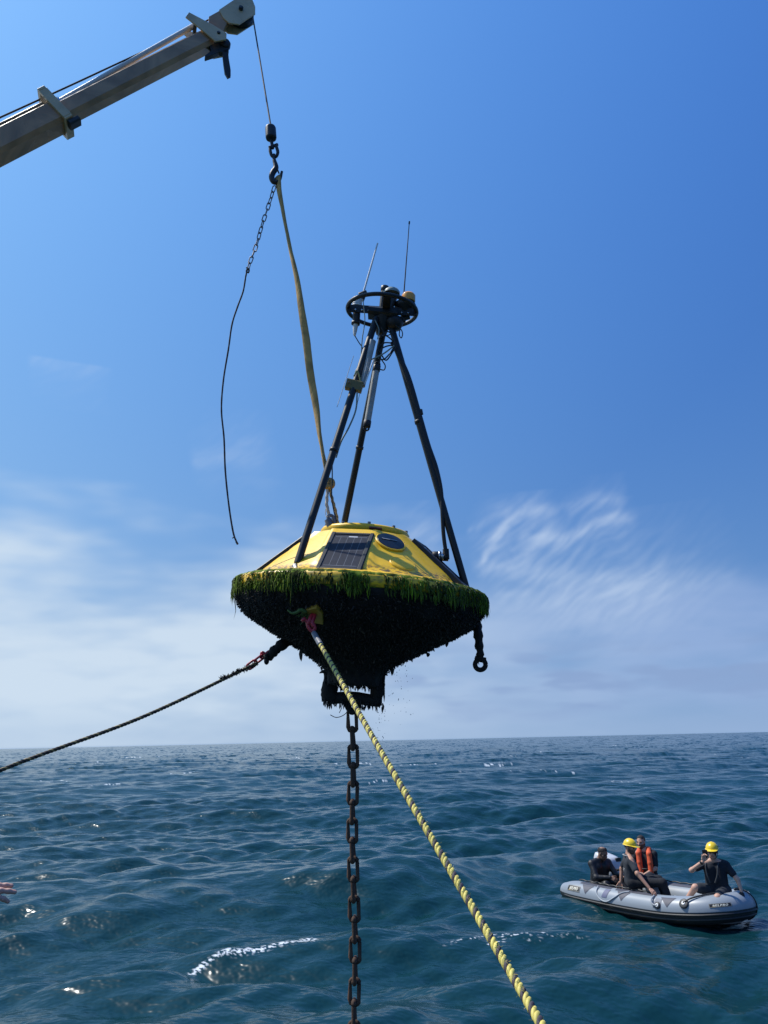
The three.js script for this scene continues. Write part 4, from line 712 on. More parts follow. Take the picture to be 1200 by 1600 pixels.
// ---------------------------------------------------------------- inflatable boat
const TUBE = {};
{
  const boat = thing('inflatable_boat', 'grey inflatable boat with dark rubbing strake carrying four people', 'boat', boatPt(0.05, -0.14, 0));
  boat.rotation.y = BOAT.turn;
  const c = new THREE.CatmullRomCurve3([V(-0.02, 0.262, 0.60), V(0.2, 0.262, 0.61), V(0.8, 0.255, 0.62), V(1.8, 0.26, 0.62), V(2.55, 0.29, 0.60), V(3.07, 0.345, 0.50), V(3.38, 0.395, 0.28), V(3.48, 0.415, 0), V(3.38, 0.395, -0.28), V(3.07, 0.345, -0.50), V(2.55, 0.29, -0.60), V(1.8, 0.26, -0.62), V(0.8, 0.255, -0.62), V(0.2, 0.262, -0.61), V(-0.02, 0.262, -0.60)], false, 'centripetal');
  const LEN = c.getLength();
  const rad = (s) => 0.225 * Math.min(1, 0.58 + 0.42 * Math.sqrt(smooth(-0.05, 0.42, Math.min(s, 1 - s) * LEN)));
  const at = (s, a, lift = 0) => { const p = c.getPointAt(clamp(s)), t = c.getTangentAt(clamp(s)), o = t.clone().cross(V(0, 1, 0)).normalize(), u = o.clone().cross(t), r = rad(s) + lift; return p.addScaledVector(o, Math.cos(a) * r).addScaledVector(u, Math.sin(a) * r); };
  TUBE.at = at; TUBE.LEN = LEN;
  const shellGeo = (s0, s1, a0, a1, ns, na, lift) => {          // a piece of the tube's skin, lift above it
    const pos = [], uv = [], idx = [];
    for (let i = 0; i <= ns; i++) for (let j = 0; j <= na; j++) { const s = lerp(s0, s1, i / ns), a = lerp(a0, a1, j / na), p = at(s, a, lift); pos.push(p.x, p.y, p.z); uv.push(i / ns, j / na); }
    for (let i = 0; i < ns; i++) for (let j = 0; j < na; j++) { const a = i * (na + 1) + j, b = a + na + 1; idx.push(a, b, a + 1, b, b + 1, a + 1); }
    const g = new THREE.BufferGeometry(); g.setAttribute('position', new THREE.Float32BufferAttribute(pos, 3)); g.setAttribute('uv', new THREE.Float32BufferAttribute(uv, 2)); g.setIndex(idx); g.computeVertexNormals(); return g;
  };
  const patchGeo = (pts, lift) => {                              // a flat-cut patch: outline in (metres along, angle) laid on the skin
    const [A, B, C, D] = pts.length === 3 ? [pts[0], pts[1], pts[2], pts[2]] : pts, g = new THREE.PlaneGeometry(1, 1, 10, 10), p = g.attributes.position;
    for (let i = 0; i < p.count; i++) { const u = p.getX(i) + 0.5, v = p.getY(i) + 0.5, f = (k) => lerp(lerp(A[k], B[k], u), lerp(D[k], C[k], u), 1 - v), q = at(f(0) / LEN, f(1), lift); p.setXYZ(i, q.x, q.y, q.z); }
    g.computeVertexNormals(); return g;
  };
  const grey = M(0xffffff, 0.38, 0, { map: worn([0.25, 0.285, 0.32], 0.10, 6, 81), bumpMap: grain, bumpScale: 0.0015 }), dark = M(rgb(0.028, 0.034, 0.038), 0.5), dark2 = M(rgb(0.014, 0.016, 0.018), 0.5), slate = M(rgb(0.06, 0.063, 0.085), 0.6, 0, { side: THREE.DoubleSide });
  part('tube', shellGeo(0, 1, 0, 2 * Math.PI, 220, 32, 0), grey, boat);
  for (const s of [0, 1]) part('end_cone_cap', new THREE.SphereGeometry(rad(0), 20, 14).scale(0.8, 1, 1).translate(...at(s, 0, -rad(0)).toArray()), grey, boat), part('end_cone_band', new THREE.SphereGeometry(rad(0) * 1.04, 20, 8, 0, 6.2832, Math.PI / 2, 1.15).scale(0.8, 1, 1).translate(...at(s, 0, -rad(0)).toArray()), dark, boat);
  part('rubbing_strake', shellGeo(0, 1, -1.15, -0.02, 200, 10, 0.006), dark, boat);
  part('rubbing_strake', [tube([...Array(161)].map((_, i) => at(lerp(0.02, 0.98, i / 160), -0.20, 0.010)), 0.020, 8), tube([...Array(161)].map((_, i) => at(lerp(0.02, 0.98, i / 160), -0.55, 0.010)), 0.024, 8)], dark2, boat);
  // deck, transom, underbody
  const out = [...Array(41)].map((_, i) => { const p = c.getPointAt(lerp(0.1, 0.9, i / 40)); return [p.x, p.z]; });
  { const g = extrude(out, 0.04, 0); g.rotateX(Math.PI / 2); g.translate(0, 0.17, 0); part('floor', g, M(rgb(0.16, 0.17, 0.18), 0.7), boat); }
  { const pos = [], idx = [], N = 40; for (let i = 0; i <= N; i++) { const x = lerp(0.35, 3.42, i / N), f = smooth(2.2, 3.42, x), w = 0.60 * Math.sqrt(Math.max(0.02, 1 - f * f * 0.98)), k = lerp(-0.16, 0.30, f * f); for (const [z, y] of [[w, lerp(0.12, 0.30, f)], [w * 0.5, lerp(-0.03, 0.29, f * f)], [0, k - 0.04 * (1 - f)], [-w * 0.5, lerp(-0.03, 0.29, f * f)], [-w, lerp(0.12, 0.30, f)]]) pos.push(x, y, z); } for (let i = 0; i < N; i++) for (let j = 0; j < 4; j++) { const a = i * 5 + j; idx.push(a, a + 1, a + 5, a + 1, a + 6, a + 5); } const g = new THREE.BufferGeometry(); g.setAttribute('position', new THREE.Float32BufferAttribute(pos, 3)); g.setIndex(idx); g.computeVertexNormals(); part('hull', g, M(rgb(0.22, 0.24, 0.26), 0.5, 0, { side: THREE.DoubleSide }), boat); }
  part('transom', beam(V(0.50, 0.0, 0), V(0.50, 0.56, 0), 0.80, 0.045, V(1, 0, 0), 0.01).rotateY(0), M(rgb(0.10, 0.11, 0.12), 0.6), boat);
  part('thwart', new THREE.CapsuleGeometry(0.10, 0.75, 6, 14).rotateX(Math.PI / 2).translate(0.95, 0.26, 0), grey, boat);
  // non-slip pads along the tops, dark three-cornered patches, maker's plates
  for (const [a, b] of [[0.065, 0.17], [0.185, 0.305], [0.695, 0.815], [0.83, 0.935]]) part('tread_pad', shellGeo(a, b, 1.18, 2.05, 30, 8, 0.005), slate, boat);
  for (const [m, side] of [[0.72, 0], [1.62, 0], [2.62, 0], [0.72, 1], [1.62, 1], [2.62, 1]]) {
    const f = (x, a) => [side ? LEN - x : x, a];
    part('corner_patch', patchGeo([f(m - 0.14, 1.12), f(m + 0.17, 1.12), f(m + 0.02, 0.30)], 0.005), slate, boat);
  }
  part('wear_patch', patchGeo([[1.20, 1.1], [1.32, 1.1], [1.28, 0.32], [1.16, 0.32]], 0.0055), M(rgb(0.10, 0.11, 0.19), 0.6, 0, { side: THREE.DoubleSide }), boat);
  part('wear_patch', patchGeo([[2.40, 0.95], [2.52, 0.95], [2.52, 0.2], [2.36, 0.2]], 0.0055), M(rgb(0.14, 0.155, 0.19), 0.6, 0, { side: THREE.DoubleSide }), boat);
  const plate = document.createElement('canvas'); plate.width = 512; plate.height = 128;
  const x = plate.getContext('2d'); x.fillStyle = '#15171a'; x.fillRect(0, 0, 512, 128); x.strokeStyle = '#b9b6a8'; x.lineWidth = 6; x.strokeRect(8, 8, 496, 112); x.fillStyle = '#e9e4d0'; x.font = 'italic bold 92px sans-serif'; x.textAlign = 'center'; x.textBaseline = 'middle'; x.fillText('MILPRO', 252, 68); x.fillStyle = '#e0b23a'; x.fillRect(60, 104, 90, 7);
  const pt2 = new THREE.CanvasTexture(plate); pt2.colorSpace = THREE.SRGBColorSpace; const pm = M(0xffffff, 0.5, 0, { map: pt2 });
  for (const [m, a0, a1] of [[0.24, 0.30, 0.80], [3.30, 0.30, 0.56]]) part('maker_plate', shellGeo(m / LEN, (m + (m > 1 ? 0.27 : 0.34)) / LEN, a0, a1, 14, 6, 0.006), pm, boat);
  // round lifting fittings, grab line, ropes
  const ringFit = (m, a, r = 0.075) => { const o = at(m / LEN, a, 0.012), n = o.clone().sub(at(m / LEN, a, -0.1)).normalize(), g = lathe([[0, 0.012], [r * 0.3, 0.014], [r * 0.8, 0.010], [r, 0.0], [r, -0.012]], 26); g.applyQuaternion(new THREE.Quaternion().setFromUnitVectors(V(0, 1, 0), n)); g.translate(o.x, o.y, o.z); const p = part('towing_eye', g, dark2, boat); const gg = lathe([[0.010, 0.018], [0.026, 0.024], [0.034, 0.016], [0.030, 0.006]], 18); gg.applyQuaternion(new THREE.Quaternion().setFromUnitVectors(V(0, 1, 0), n)); gg.translate(o.x, o.y, o.z); part('metal_ring', gg, MAT.white, p); return o; };
  ringFit(2.95, 0.62, 0.085); ringFit(2.46, 0.38, 0.06); ringFit(4.28, 0.75, 0.085);
  part('grab_line', tube(curve([at(1.00 / LEN, 1.15, 0.03), at(1.02 / LEN, 0.6, 0.012), at(1.14 / LEN, 0.15, 0.014), at(1.30 / LEN, 0.05, 0.014), at(1.48 / LEN, 0.45, 0.014), at(1.62 / LEN, 0.95, 0.014), at(1.75 / LEN, 1.25, 0.012)], 50), 0.012, 8), M(rgb(0.42, 0.45, 0.47), 0.5), boat, 'pale looped grab line');
  part('grab_line', tube(curve([at(2.34 / LEN, 1.15, 0.02), at(2.34 / LEN, 0.7, 0.035), at(2.38 / LEN, 0.40, 0.03), at(2.46 / LEN, 0.34, 0.025)], 24), 0.016, 8), M(rgb(0.33, 0.35, 0.37), 0.5), boat, 'pale hanging strap');
  for (const [a, b] of [[0.05, 0.30], [0.66, 0.95]]) part('life_line', tube([...Array(61)].map((_, i) => at(lerp(a, b, i / 60), 1.62, 0.022 + 0.012 * Math.abs(Math.sin(i * 0.5)))), 0.013, 7), dark2, boat);
  part('bow_rope', tube(curve([at(2.95 / LEN, 0.66, 0.03), at(3.05 / LEN, 0.95, 0.03), at(3.2 / LEN, 1.3, 0.02), at(3.42 / LEN, 1.65, 0.02), at(3.65 / LEN, 1.8, 0.02)], 40), 0.014, 8), dark2, boat);
  part('bow_strap', tube([...Array(31)].map((_, i) => at((3.92 + 0.10 * Math.sin(i * 0.05)) / LEN, lerp(1.9, -1.3, i / 30), 0.016)), 0.011, 7), dark2, boat); part('bow_strap', tube([...Array(31)].map((_, i) => at((4.22 + 0.22 * smooth(0, 12, i)) / LEN, lerp(1.9, -1.3, i / 30), 0.018)), 0.018, 7), dark2, boat);
  part('fuel_can', [lathe([[0, 0], [0.10, 0], [0.11, 0.02], [0.11, 0.15], [0.08, 0.19], [0.03, 0.20], [0.03, 0.235], [0, 0.235]], 20).translate(2.28, 0.19, 0.12)], M(rgb(0.42, 0.42, 0.40), 0.5), boat);
  // outboard motor on the transom
  const mo = thing('outboard_motor', 'white outboard motor with dark vent on the boat stern', 'outboard motor', boatPt(0.44, 0.18, -0.24)); mo.rotation.y = BOAT.turn;
  const cowl = (w, d, h, y0, taper) => { const g = new THREE.BoxGeometry(d, h, w, 6, 8, 6), p = g.attributes.position; for (let i = 0; i < p.count; i++) { const f = p.getY(i) / h + 0.5, k = 1 - taper * f * f, e = 1 - 0.10 * Math.pow(Math.abs(2 * f - 1), 4), rx = p.getX(i) / (d / 2), rz = p.getZ(i) / (w / 2), rnds = 1 - 0.10 * Math.pow(Math.abs(rx * rz), 2); p.setXYZ(i, p.getX(i) * k * e * rnds - 0.03 * f, p.getY(i) + y0 + h / 2 - 0.04 * f * rx, p.getZ(i) * k * e * rnds); } const q = mergeVertices((g.deleteAttribute('uv'), g.deleteAttribute('normal'), g)); q.computeVertexNormals(); return q; };
  part('cowling', cowl(0.40, 0.54, 0.40, 0.18, 0.18), M(rgb(0.50, 0.52, 0.54), 0.35), mo); part('cowl_base', cowl(0.36, 0.46, 0.16, 0.03, -0.1), M(rgb(0.17, 0.18, 0.20), 0.4), mo);
  part('vent', beam(V(0.16, 0.50, -0.10), V(0.20, 0.50, -0.10), 0.14, 0.07, V(0, 1, 0), 0.01).translate(0.015, 0, 0.02), MAT.black, mo);
  part('leg', [beam(V(-0.03, 0.05, 0), V(-0.06, -0.75, 0), 0.10, 0.22, V(1, 0, 0), 0.02)], M(rgb(0.16, 0.17, 0.18), 0.4), mo);
  part('bracket', beam(V(0.10, 0.02, 0), V(0.22, 0.22, 0), 0.24, 0.06, V(0, 1, 0), 0.01), MAT.black, mo);
  part('tiller', tube(curve([V(0.20, 0.30, 0.05), V(0.42, 0.36, 0.10), V(0.62, 0.37, 0.14)], 12), (t) => 0.024 - 0.004 * t, 10), MAT.black, mo);
}

// ---------------------------------------------------------------- people: smooth joined bodies meshed from distance fields
function meshField(f, lo, hi, cell, colorAt) {               // surface nets
  const nx = Math.ceil((hi.x - lo.x) / cell) + 1, ny = Math.ceil((hi.y - lo.y) / cell) + 1, nz = Math.ceil((hi.z - lo.z) / cell) + 1, val = new Float32Array(nx * ny * nz);
  const p = V(0, 0, 0), id = (i, j, k) => (k * ny + j) * nx + i;
  const at = (i, j, k) => p.set(lo.x + i * cell, lo.y + j * cell, lo.z + k * cell), B = 5;
  for (let K = 0; K < nz; K += B) for (let I = 0; I < nx; I += B) for (let Jj = 0; Jj < ny; Jj += B) {      // blocks far from the surface are filled at once
    const far = f(at(I + 2, Jj + 2, K + 2)), whole = Math.abs(far) > 8.5 * cell + 0.012;
    for (let k = K; k < Math.min(K + B, nz); k++) for (let j = Jj; j < Math.min(Jj + B, ny); j++) for (let i = I; i < Math.min(I + B, nx); i++) val[id(i, j, k)] = whole ? far : f(at(i, j, k));
  }
  const vert = new Int32Array(nx * ny * nz).fill(-1), pos = [], idx = [];
  for (let k = 0; k < nz - 1; k++) for (let j = 0; j < ny - 1; j++) for (let i = 0; i < nx - 1; i++) {
    let n = 0, sx = 0, sy = 0, sz = 0;
    const c = [0, 1, 2, 3, 4, 5, 6, 7].map((b) => val[id(i + (b & 1), j + ((b >> 1) & 1), k + (b >> 2))]);
    let s = 0; for (let b = 0; b < 8; b++) if (c[b] < 0) s++; if (s === 0 || s === 8) continue;
    for (let a = 0; a < 8; a++) for (const m of [1, 2, 4]) { if (a & m) continue; const b = a | m; if ((c[a] < 0) !== (c[b] < 0)) { const t = c[a] / (c[a] - c[b]); n++; sx += (a & 1) + (m === 1 ? t : 0); sy += ((a >> 1) & 1) + (m === 2 ? t : 0); sz += (a >> 2) + (m === 4 ? t : 0); } }
    vert[id(i, j, k)] = pos.length / 3; pos.push(lo.x + (i + sx / n) * cell, lo.y + (j + sy / n) * cell, lo.z + (k + sz / n) * cell);
  }
  const quad = (a, b, c, d, flip) => { if (a < 0 || b < 0 || c < 0 || d < 0) return; flip ? idx.push(a, c, b, a, d, c) : idx.push(a, b, c, a, c, d); };
  for (let k = 1; k < nz - 1; k++) for (let j = 1; j < ny - 1; j++) for (let i = 1; i < nx - 1; i++) {
    const v = val[id(i, j, k)] < 0;
    if (v !== val[id(i + 1, j, k)] < 0) quad(vert[id(i, j - 1, k - 1)], vert[id(i, j, k - 1)], vert[id(i, j, k)], vert[id(i, j - 1, k)], !v);
    if (v !== val[id(i, j + 1, k)] < 0) quad(vert[id(i - 1, j, k - 1)], vert[id(i - 1, j, k)], vert[id(i, j, k)], vert[id(i, j, k - 1)], !v);
    if (v !== val[id(i, j, k + 1)] < 0) quad(vert[id(i - 1, j - 1, k)], vert[id(i, j - 1, k)], vert[id(i, j, k)], vert[id(i - 1, j, k)], !v);
  }
  const g = new THREE.BufferGeometry(), nor = [], col = [], q = V(0, 0, 0), e = cell * 0.6;
  for (let i = 0; i < pos.length; i += 3) {
    const g3 = [0, 1, 2].map((a) => { q.set(pos[i], pos[i + 1], pos[i + 2]); q.setComponent(a, q.getComponent(a) + e); const u = f(q); q.setComponent(a, q.getComponent(a) - 2 * e); return u - f(q); }), L = Math.hypot(...g3) || 1;
    nor.push(g3[0] / L, g3[1] / L, g3[2] / L); if (colorAt) col.push(...colorAt(q.set(pos[i], pos[i + 1], pos[i + 2])));
  }
  g.setAttribute('position', new THREE.Float32BufferAttribute(pos, 3)); g.setAttribute('normal', new THREE.Float32BufferAttribute(nor, 3)); if (colorAt) g.setAttribute('color', new THREE.Float32BufferAttribute(col, 3)); g.setIndex(idx); return g;
}
const capsule = (a, b, ra, rb) => { const d = b.clone().sub(a), L = d.dot(d) || 1e-9; return (p) => { const t = clamp(((p.x - a.x) * d.x + (p.y - a.y) * d.y + (p.z - a.z) * d.z) / L); return Math.hypot(p.x - a.x - d.x * t, p.y - a.y - d.y * t, p.z - a.z - d.z * t) - (ra + (rb - ra) * t); }; };
const ellipsoid = (c, rx, ry, rz, X, Y, Z) => (p) => { const x = p.x - c.x, y = p.y - c.y, z = p.z - c.z, u = (x * X.x + y * X.y + z * X.z) / rx, v = (x * Y.x + y * Y.y + z * Y.z) / ry, w = (x * Z.x + y * Z.y + z * Z.z) / rz, k = Math.hypot(u, v, w); return (k - 1) * Math.min(rx, ry, rz) * (k > 1 ? 1.1 : 1); };
const smin = (a, b, k) => { const h = Math.max(k - Math.abs(a - b), 0) / k; return Math.min(a, b) - h * h * k * 0.25; };
const blend = (list, k) => (p) => { let d = 1e3; for (const f of list) { const v = f(p); d = d > 9e2 ? v : smin(d, v, k); } return d; };
const bounds = (pts, m) => { const b = new THREE.Box3().setFromPoints(pts).expandByScalar(m); return [b.min, b.max]; };
const skinMat = new THREE.MeshStandardMaterial({ color: 0xffffff, vertexColors: true, roughness: 0.55 });

// hand: palm, four unequal bent fingers and a thumb. w wrist, d towards the fingers, n out of the back of the hand, t towards the thumb's side
function handField(w, d, t, curl, scale = 1, spread = 0.12, thumbOut = 0.8, mirror = 1) {
  const n = t.clone().cross(d).normalize().multiplyScalar(mirror), S = scale, fs = [], P = (x, y, z) => w.clone().addScaledVector(t, x * S).addScaledVector(d, y * S).addScaledVector(n, z * S), pts = [w];
  fs.push(capsule(P(0.024, 0.03, 0), P(0.030, 0.082, 0), 0.017 * S, 0.014 * S), capsule(P(0.0, 0.02, 0), P(0.004, 0.088, 0.002), 0.018 * S, 0.0145 * S), capsule(P(-0.020, 0.03, 0), P(-0.022, 0.080, 0), 0.016 * S, 0.013 * S), capsule(P(0, -0.02, 0), P(0, 0.03, 0), 0.021 * S, 0.020 * S));
  [[0.032, 0.088, 0.074, 0.0090], [0.011, 0.094, 0.083, 0.0094], [-0.010, 0.090, 0.076, 0.0090], [-0.029, 0.080, 0.058, 0.0080]].forEach(([x, y, L, r], i) => {
    const sp = (1.5 - i) * spread; let q = P(x, y, 0), a = curl[i] ?? curl[0], dir = d.clone().addScaledVector(t, sp).normalize(), acc = 0;
    [[0.45, 0.55], [0.30, 0.95], [0.25, 0.6]].forEach(([f, c], s) => { acc += a * c; const v = dir.clone().multiplyScalar(Math.cos(acc)).addScaledVector(n, -Math.sin(acc)), e = q.clone().addScaledVector(v, L * f * S); fs.push(capsule(q, e, r * S * (1 - 0.07 * s), r * S * (1 - 0.07 * (s + 1)))); pts.push(e); q = e; });
  });
  let q = P(0.026, 0.018, -0.006); [[0.040, 0.014], [0.034, 0.0115], [0.026, 0.0098]].forEach(([L, r], s) => { const v = t.clone().multiplyScalar(thumbOut - 0.22 * s).addScaledVector(d, 0.75 + 0.1 * s).addScaledVector(n, -0.35 - 0.1 * s).normalize(), e = q.clone().addScaledVector(v, L * S); fs.push(capsule(q, e, r * S, r * 0.9 * S)); pts.push(e); q = e; });
  return [blend(fs, 0.007 * S), pts];
}
function limbBend(a, c, la, lb, pole) {                       // where a joint sits between two ends
  const d = c.clone().sub(a), D = Math.min(d.length(), (la + lb) * 0.999); d.normalize(); const x = (la * la - lb * lb + D * D) / (2 * D), h = Math.sqrt(Math.max(0, la * la - x * x)), u = pole.clone().addScaledVector(d, -pole.dot(d)).normalize(); return a.clone().addScaledVector(d, x).addScaledVector(u, h);
}
// a person: joints in the person's own group; o holds pose, clothes and colours
function person(label, pos, turn, o, group) {
  const g = thing('person', label, 'person', pos, group); g.rotation.y = turn;
  const J = o.joints, skin = o.skin ?? [0.34, 0.18, 0.115], F = o.face.clone().normalize(), tilt = o.tilt ?? V(0, 1, 0), R = tilt.clone().cross(F).normalize().negate(), U = R.clone().cross(F).negate().normalize().negate(), HC = J.head;   // face, own right, up
  U.copy(F.clone().cross(R)).normalize(); if (U.y < 0) U.negate();
  const H = (r, u, f) => HC.clone().addScaledVector(R, r).addScaledVector(U, u).addScaledVector(F, f);
  // head
  const heads = [ellipsoid(H(0, 0.035, -0.012), 0.074, 0.088, 0.096, R, U, F), ellipsoid(H(0, -0.035, 0.022), 0.060, 0.072, 0.066, R, U, F), capsule(H(-0.032, -0.072, 0.035), H(0.032, -0.072, 0.035), 0.026, 0.026), capsule(H(0, -0.092, 0.058), H(0, -0.084, 0.062), 0.020, 0.020),
    capsule(H(-0.040, 0.022, 0.070), H(0.040, 0.022, 0.070), 0.012, 0.012), capsule(H(0, 0.012, 0.086), H(0, -0.026, 0.104), 0.009, 0.012), capsule(H(-0.013, -0.030, 0.090), H(0.013, -0.030, 0.090), 0.0085, 0.0085), capsule(H(-0.020, -0.060, 0.079), H(0.020, -0.060, 0.079), 0.009, 0.009), capsule(H(-0.050, -0.018, 0.050), H(-0.042, -0.024, 0.058), 0.018, 0.018), capsule(H(0.050, -0.018, 0.050), H(0.042, -0.024, 0.058), 0.018, 0.018)];
  const ears = [-1, 1].map((s) => ellipsoid(H(s * 0.079, -0.006, -0.008), 0.010, 0.030, 0.018, R, U, F));
  const hf0 = blend(heads, 0.020), neckF = capsule(H(0, -0.04, -0.030), J.neck, 0.056, 0.060), hf = (p) => smin(smin(hf0(p), Math.min(ears[0](p), ears[1](p)), 0.008), neckF(p), 0.03);
  const eyes = [H(-0.032, 0.0, 0.076), H(0.032, 0.0, 0.076)], beard = o.beard ?? 0;
  const faceColor = (p) => {
    const x = p.clone().sub(HC), r = x.dot(R), u = x.dot(U), f = x.dot(F); let c = skin.slice();
    for (const e of eyes) { const d = e.distanceTo(p); if (d < 0.013) c = [0.02, 0.014, 0.012]; }
    if (f > 0.055 && Math.abs(u - 0.022) < 0.007 && Math.abs(Math.abs(r) - 0.032) < 0.02) c = [0.02, 0.013, 0.010];
    if (f > 0.07 && Math.abs(u + 0.060) < 0.007 && Math.abs(r) < 0.024) c = [skin[0] * 0.75, skin[1] * 0.5, skin[2] * 0.5];
    if (beard && (u < -0.028 && f > -0.01 && f < 0.2 && !(Math.abs(r) < 0.022 && Math.abs(u + 0.06) < 0.010) || (u < -0.035 && Math.abs(r) > 0.045 && f > -0.03)) && u > -0.13) c = c.map((v, i) => lerp(v, [0.022, 0.016, 0.013][i], beard));
    return c;
  };
  const body = [], pieces = [];
  pieces.push(meshField(hf, ...bounds([H(-0.095, -0.14, -0.12), H(0.095, 0.14, 0.13), J.neck], 0.05), 0.0058, faceColor));
  // trunk and limbs
  const sh = J.shR.clone().sub(J.shL).multiplyScalar(0.5), hp = J.hipR.clone().sub(J.hipL).multiplyScalar(0.5), mid = J.shR.clone().add(J.shL).multiplyScalar(0.5), pel = J.hipR.clone().add(J.hipL).multiplyScalar(0.5), W = o.build ?? 1;
  const torso = (x) => { const t = []; for (const s of [-1, 1]) { t.push(capsule(mid.clone().addScaledVector(sh, s * 0.46).add(V(0, -0.07, 0)), pel.clone().lerp(mid, 0.42).addScaledVector(hp, s * 0.62), 0.098 * W + x, 0.094 * W + x), capsule(pel.clone().lerp(mid, 0.42).addScaledVector(hp, s * 0.62), pel.clone().addScaledVector(hp, s * 0.7).add(V(0, 0.02, 0)), 0.094 * W + x, 0.105 * W + x), capsule(J.neck.clone().add(V(0, 0.005, 0)), s < 0 ? J.shL : J.shR, 0.050 + x, 0.056 + x)); } return t; };
  const arm = (s, x, part = 1) => [capsule(J['sh' + s], part < 1 ? J['sh' + s].clone().lerp(J['el' + s], part) : J['el' + s], 0.054 + x, lerp(0.054, 0.040, part) + x)], fore = (s, x) => [capsule(J['el' + s], J['wr' + s], 0.041 + x, 0.027 + x)];
  const legs = (s, x, kn = 1) => [capsule(J['hip' + s], J['kn' + s].clone().lerp(J['hip' + s], 1 - kn), 0.086 + x, lerp(0.086, 0.060, kn) + x)], shin = (s, x) => [capsule(J['kn' + s], J['an' + s], 0.058 + x, 0.038 + x)];
  const all = [...torso(0), ...arm('L', 0), ...arm('R', 0), ...fore('L', 0), ...fore('R', 0), ...legs('L', 0), ...legs('R', 0), ...shin('L', 0), ...shin('R', 0), neckF], jpts = ['neck', 'shL', 'shR', 'elL', 'elR', 'wrL', 'wrR', 'hipL', 'hipR', 'knL', 'knR', 'anL', 'anR'].map((k) => J[k]);
  pieces.push(meshField(blend(all, 0.025), ...bounds(jpts, 0.14), o.cell ?? 0.0145, () => skin));
  for (const s of ['L', 'R']) { const h = o['hand' + s]; if (!h) continue; const [f, pts] = handField(J['wr' + s], h.d.clone().normalize(), h.t.clone().addScaledVector(h.d.clone().normalize(), -h.t.dot(h.d.clone().normalize())).normalize(), h.curl ?? [0.5, 0.5, 0.5, 0.55], h.scale ?? 1, h.spread ?? 0.1, h.thumb ?? 0.8, s === 'R' ? -1 : 1); pieces.push(meshField(f, ...bounds(pts, 0.035), o.handCell ?? 0.0042, () => (h.glove ? h.glove : skin))); }
  part('body', pieces, skinMat, g);
  // clothes follow the same joints, a little larger
  const cloth = (name, list, cell, mat, cut, wrinkle = 0.006) => { const f0 = blend(list, 0.03), f = (p) => { let v = f0(p) + wrinkle * (fbm(p.x * 13, p.y * 9, p.z * 13, 2)) - 0.002; if (cut) for (const [q, n] of cut) v = Math.max(v, (p.x - q.x) * n.x + (p.y - q.y) * n.y + (p.z - q.z) * n.z); return v; }; return part(name, meshField(f, ...bounds(jpts, 0.16), cell, null), mat, g); };
  const sl = o.sleeve ?? 0.62;
  const sleeves = ['L', 'R'].flatMap((s) => (sl >= 1 ? [...arm(s, 0.012), ...fore(s, 0.012)] : arm(s, 0.016, sl)));
  const neckCut = [[J.neck.clone().add(V(0, 0.035, 0)), V(0, 1, 0)]]; if (o.open !== undefined) { const ff = F.clone().setY(0).normalize(); neckCut.push([J.neck.clone().addScaledVector(ff, 0.055).add(V(0, o.open, 0)), ff.clone().multiplyScalar(0.5).add(V(0, 0.866, 0))]); }
  const top = cloth(o.topName ?? 'shirt', [...torso(0.014), ...sleeves], 0.0125, o.topMat, neckCut);
  const tl = o.trouser ?? 1, low = ['L', 'R'].flatMap((s) => (tl >= 1 ? [...legs(s, 0.012), ...shin(s, 0.014)] : legs(s, 0.018, tl)));
  cloth(o.lowName ?? 'trousers', [...low, capsule(J.hipL, J.hipR, 0.112 * W, 0.112 * W)], 0.0135, o.lowMat, null);
  for (const s of ['L', 'R']) { const a = J['an' + s], f = (o['toe' + s] ?? F.clone().setY(0).normalize()); part('shoe', meshField(blend([capsule(a.clone().add(V(0, -0.02, 0)), a.clone().add(V(0, -0.055, 0)).addScaledVector(f, -0.02), 0.046, 0.042), capsule(a.clone().add(V(0, -0.055, 0)), a.clone().add(V(0, -0.062, 0)).addScaledVector(f, 0.15), 0.045, 0.036)], 0.03), ...bounds([a, a.clone().addScaledVector(f, 0.18)], 0.11), 0.0135), o.shoeMat ?? MAT.black, g); }
  // hair: the top and back of the skull, above a hairline
  if (o.hair) { const hb = ellipsoid(H(0, 0.040, -0.016), 0.083, 0.098, 0.104, R, U, F), lim = (p) => { const x = p.clone().sub(HC), f = x.dot(F), u = x.dot(U), r = x.dot(R); return Math.max(Math.min((f - 0.01) * 0.8 - (u - 0.055) * 1.3, 1), -(u + 0.045) - 0.35 * Math.min(f, 0), Math.abs(r) > 0.07 && f > -0.035 && u < 0.02 ? 0.02 : -1); }; part('hair', meshField((p) => Math.max(hb(p) + 0.004 * noise(p.x * 90, p.y * 90, p.z * 90), lim(p)), ...bounds([H(-0.1, -0.1, -0.14), H(0.1, 0.15, 0.13)], 0.02), 0.0062), M(rgb(...o.hair), 0.75), g); }
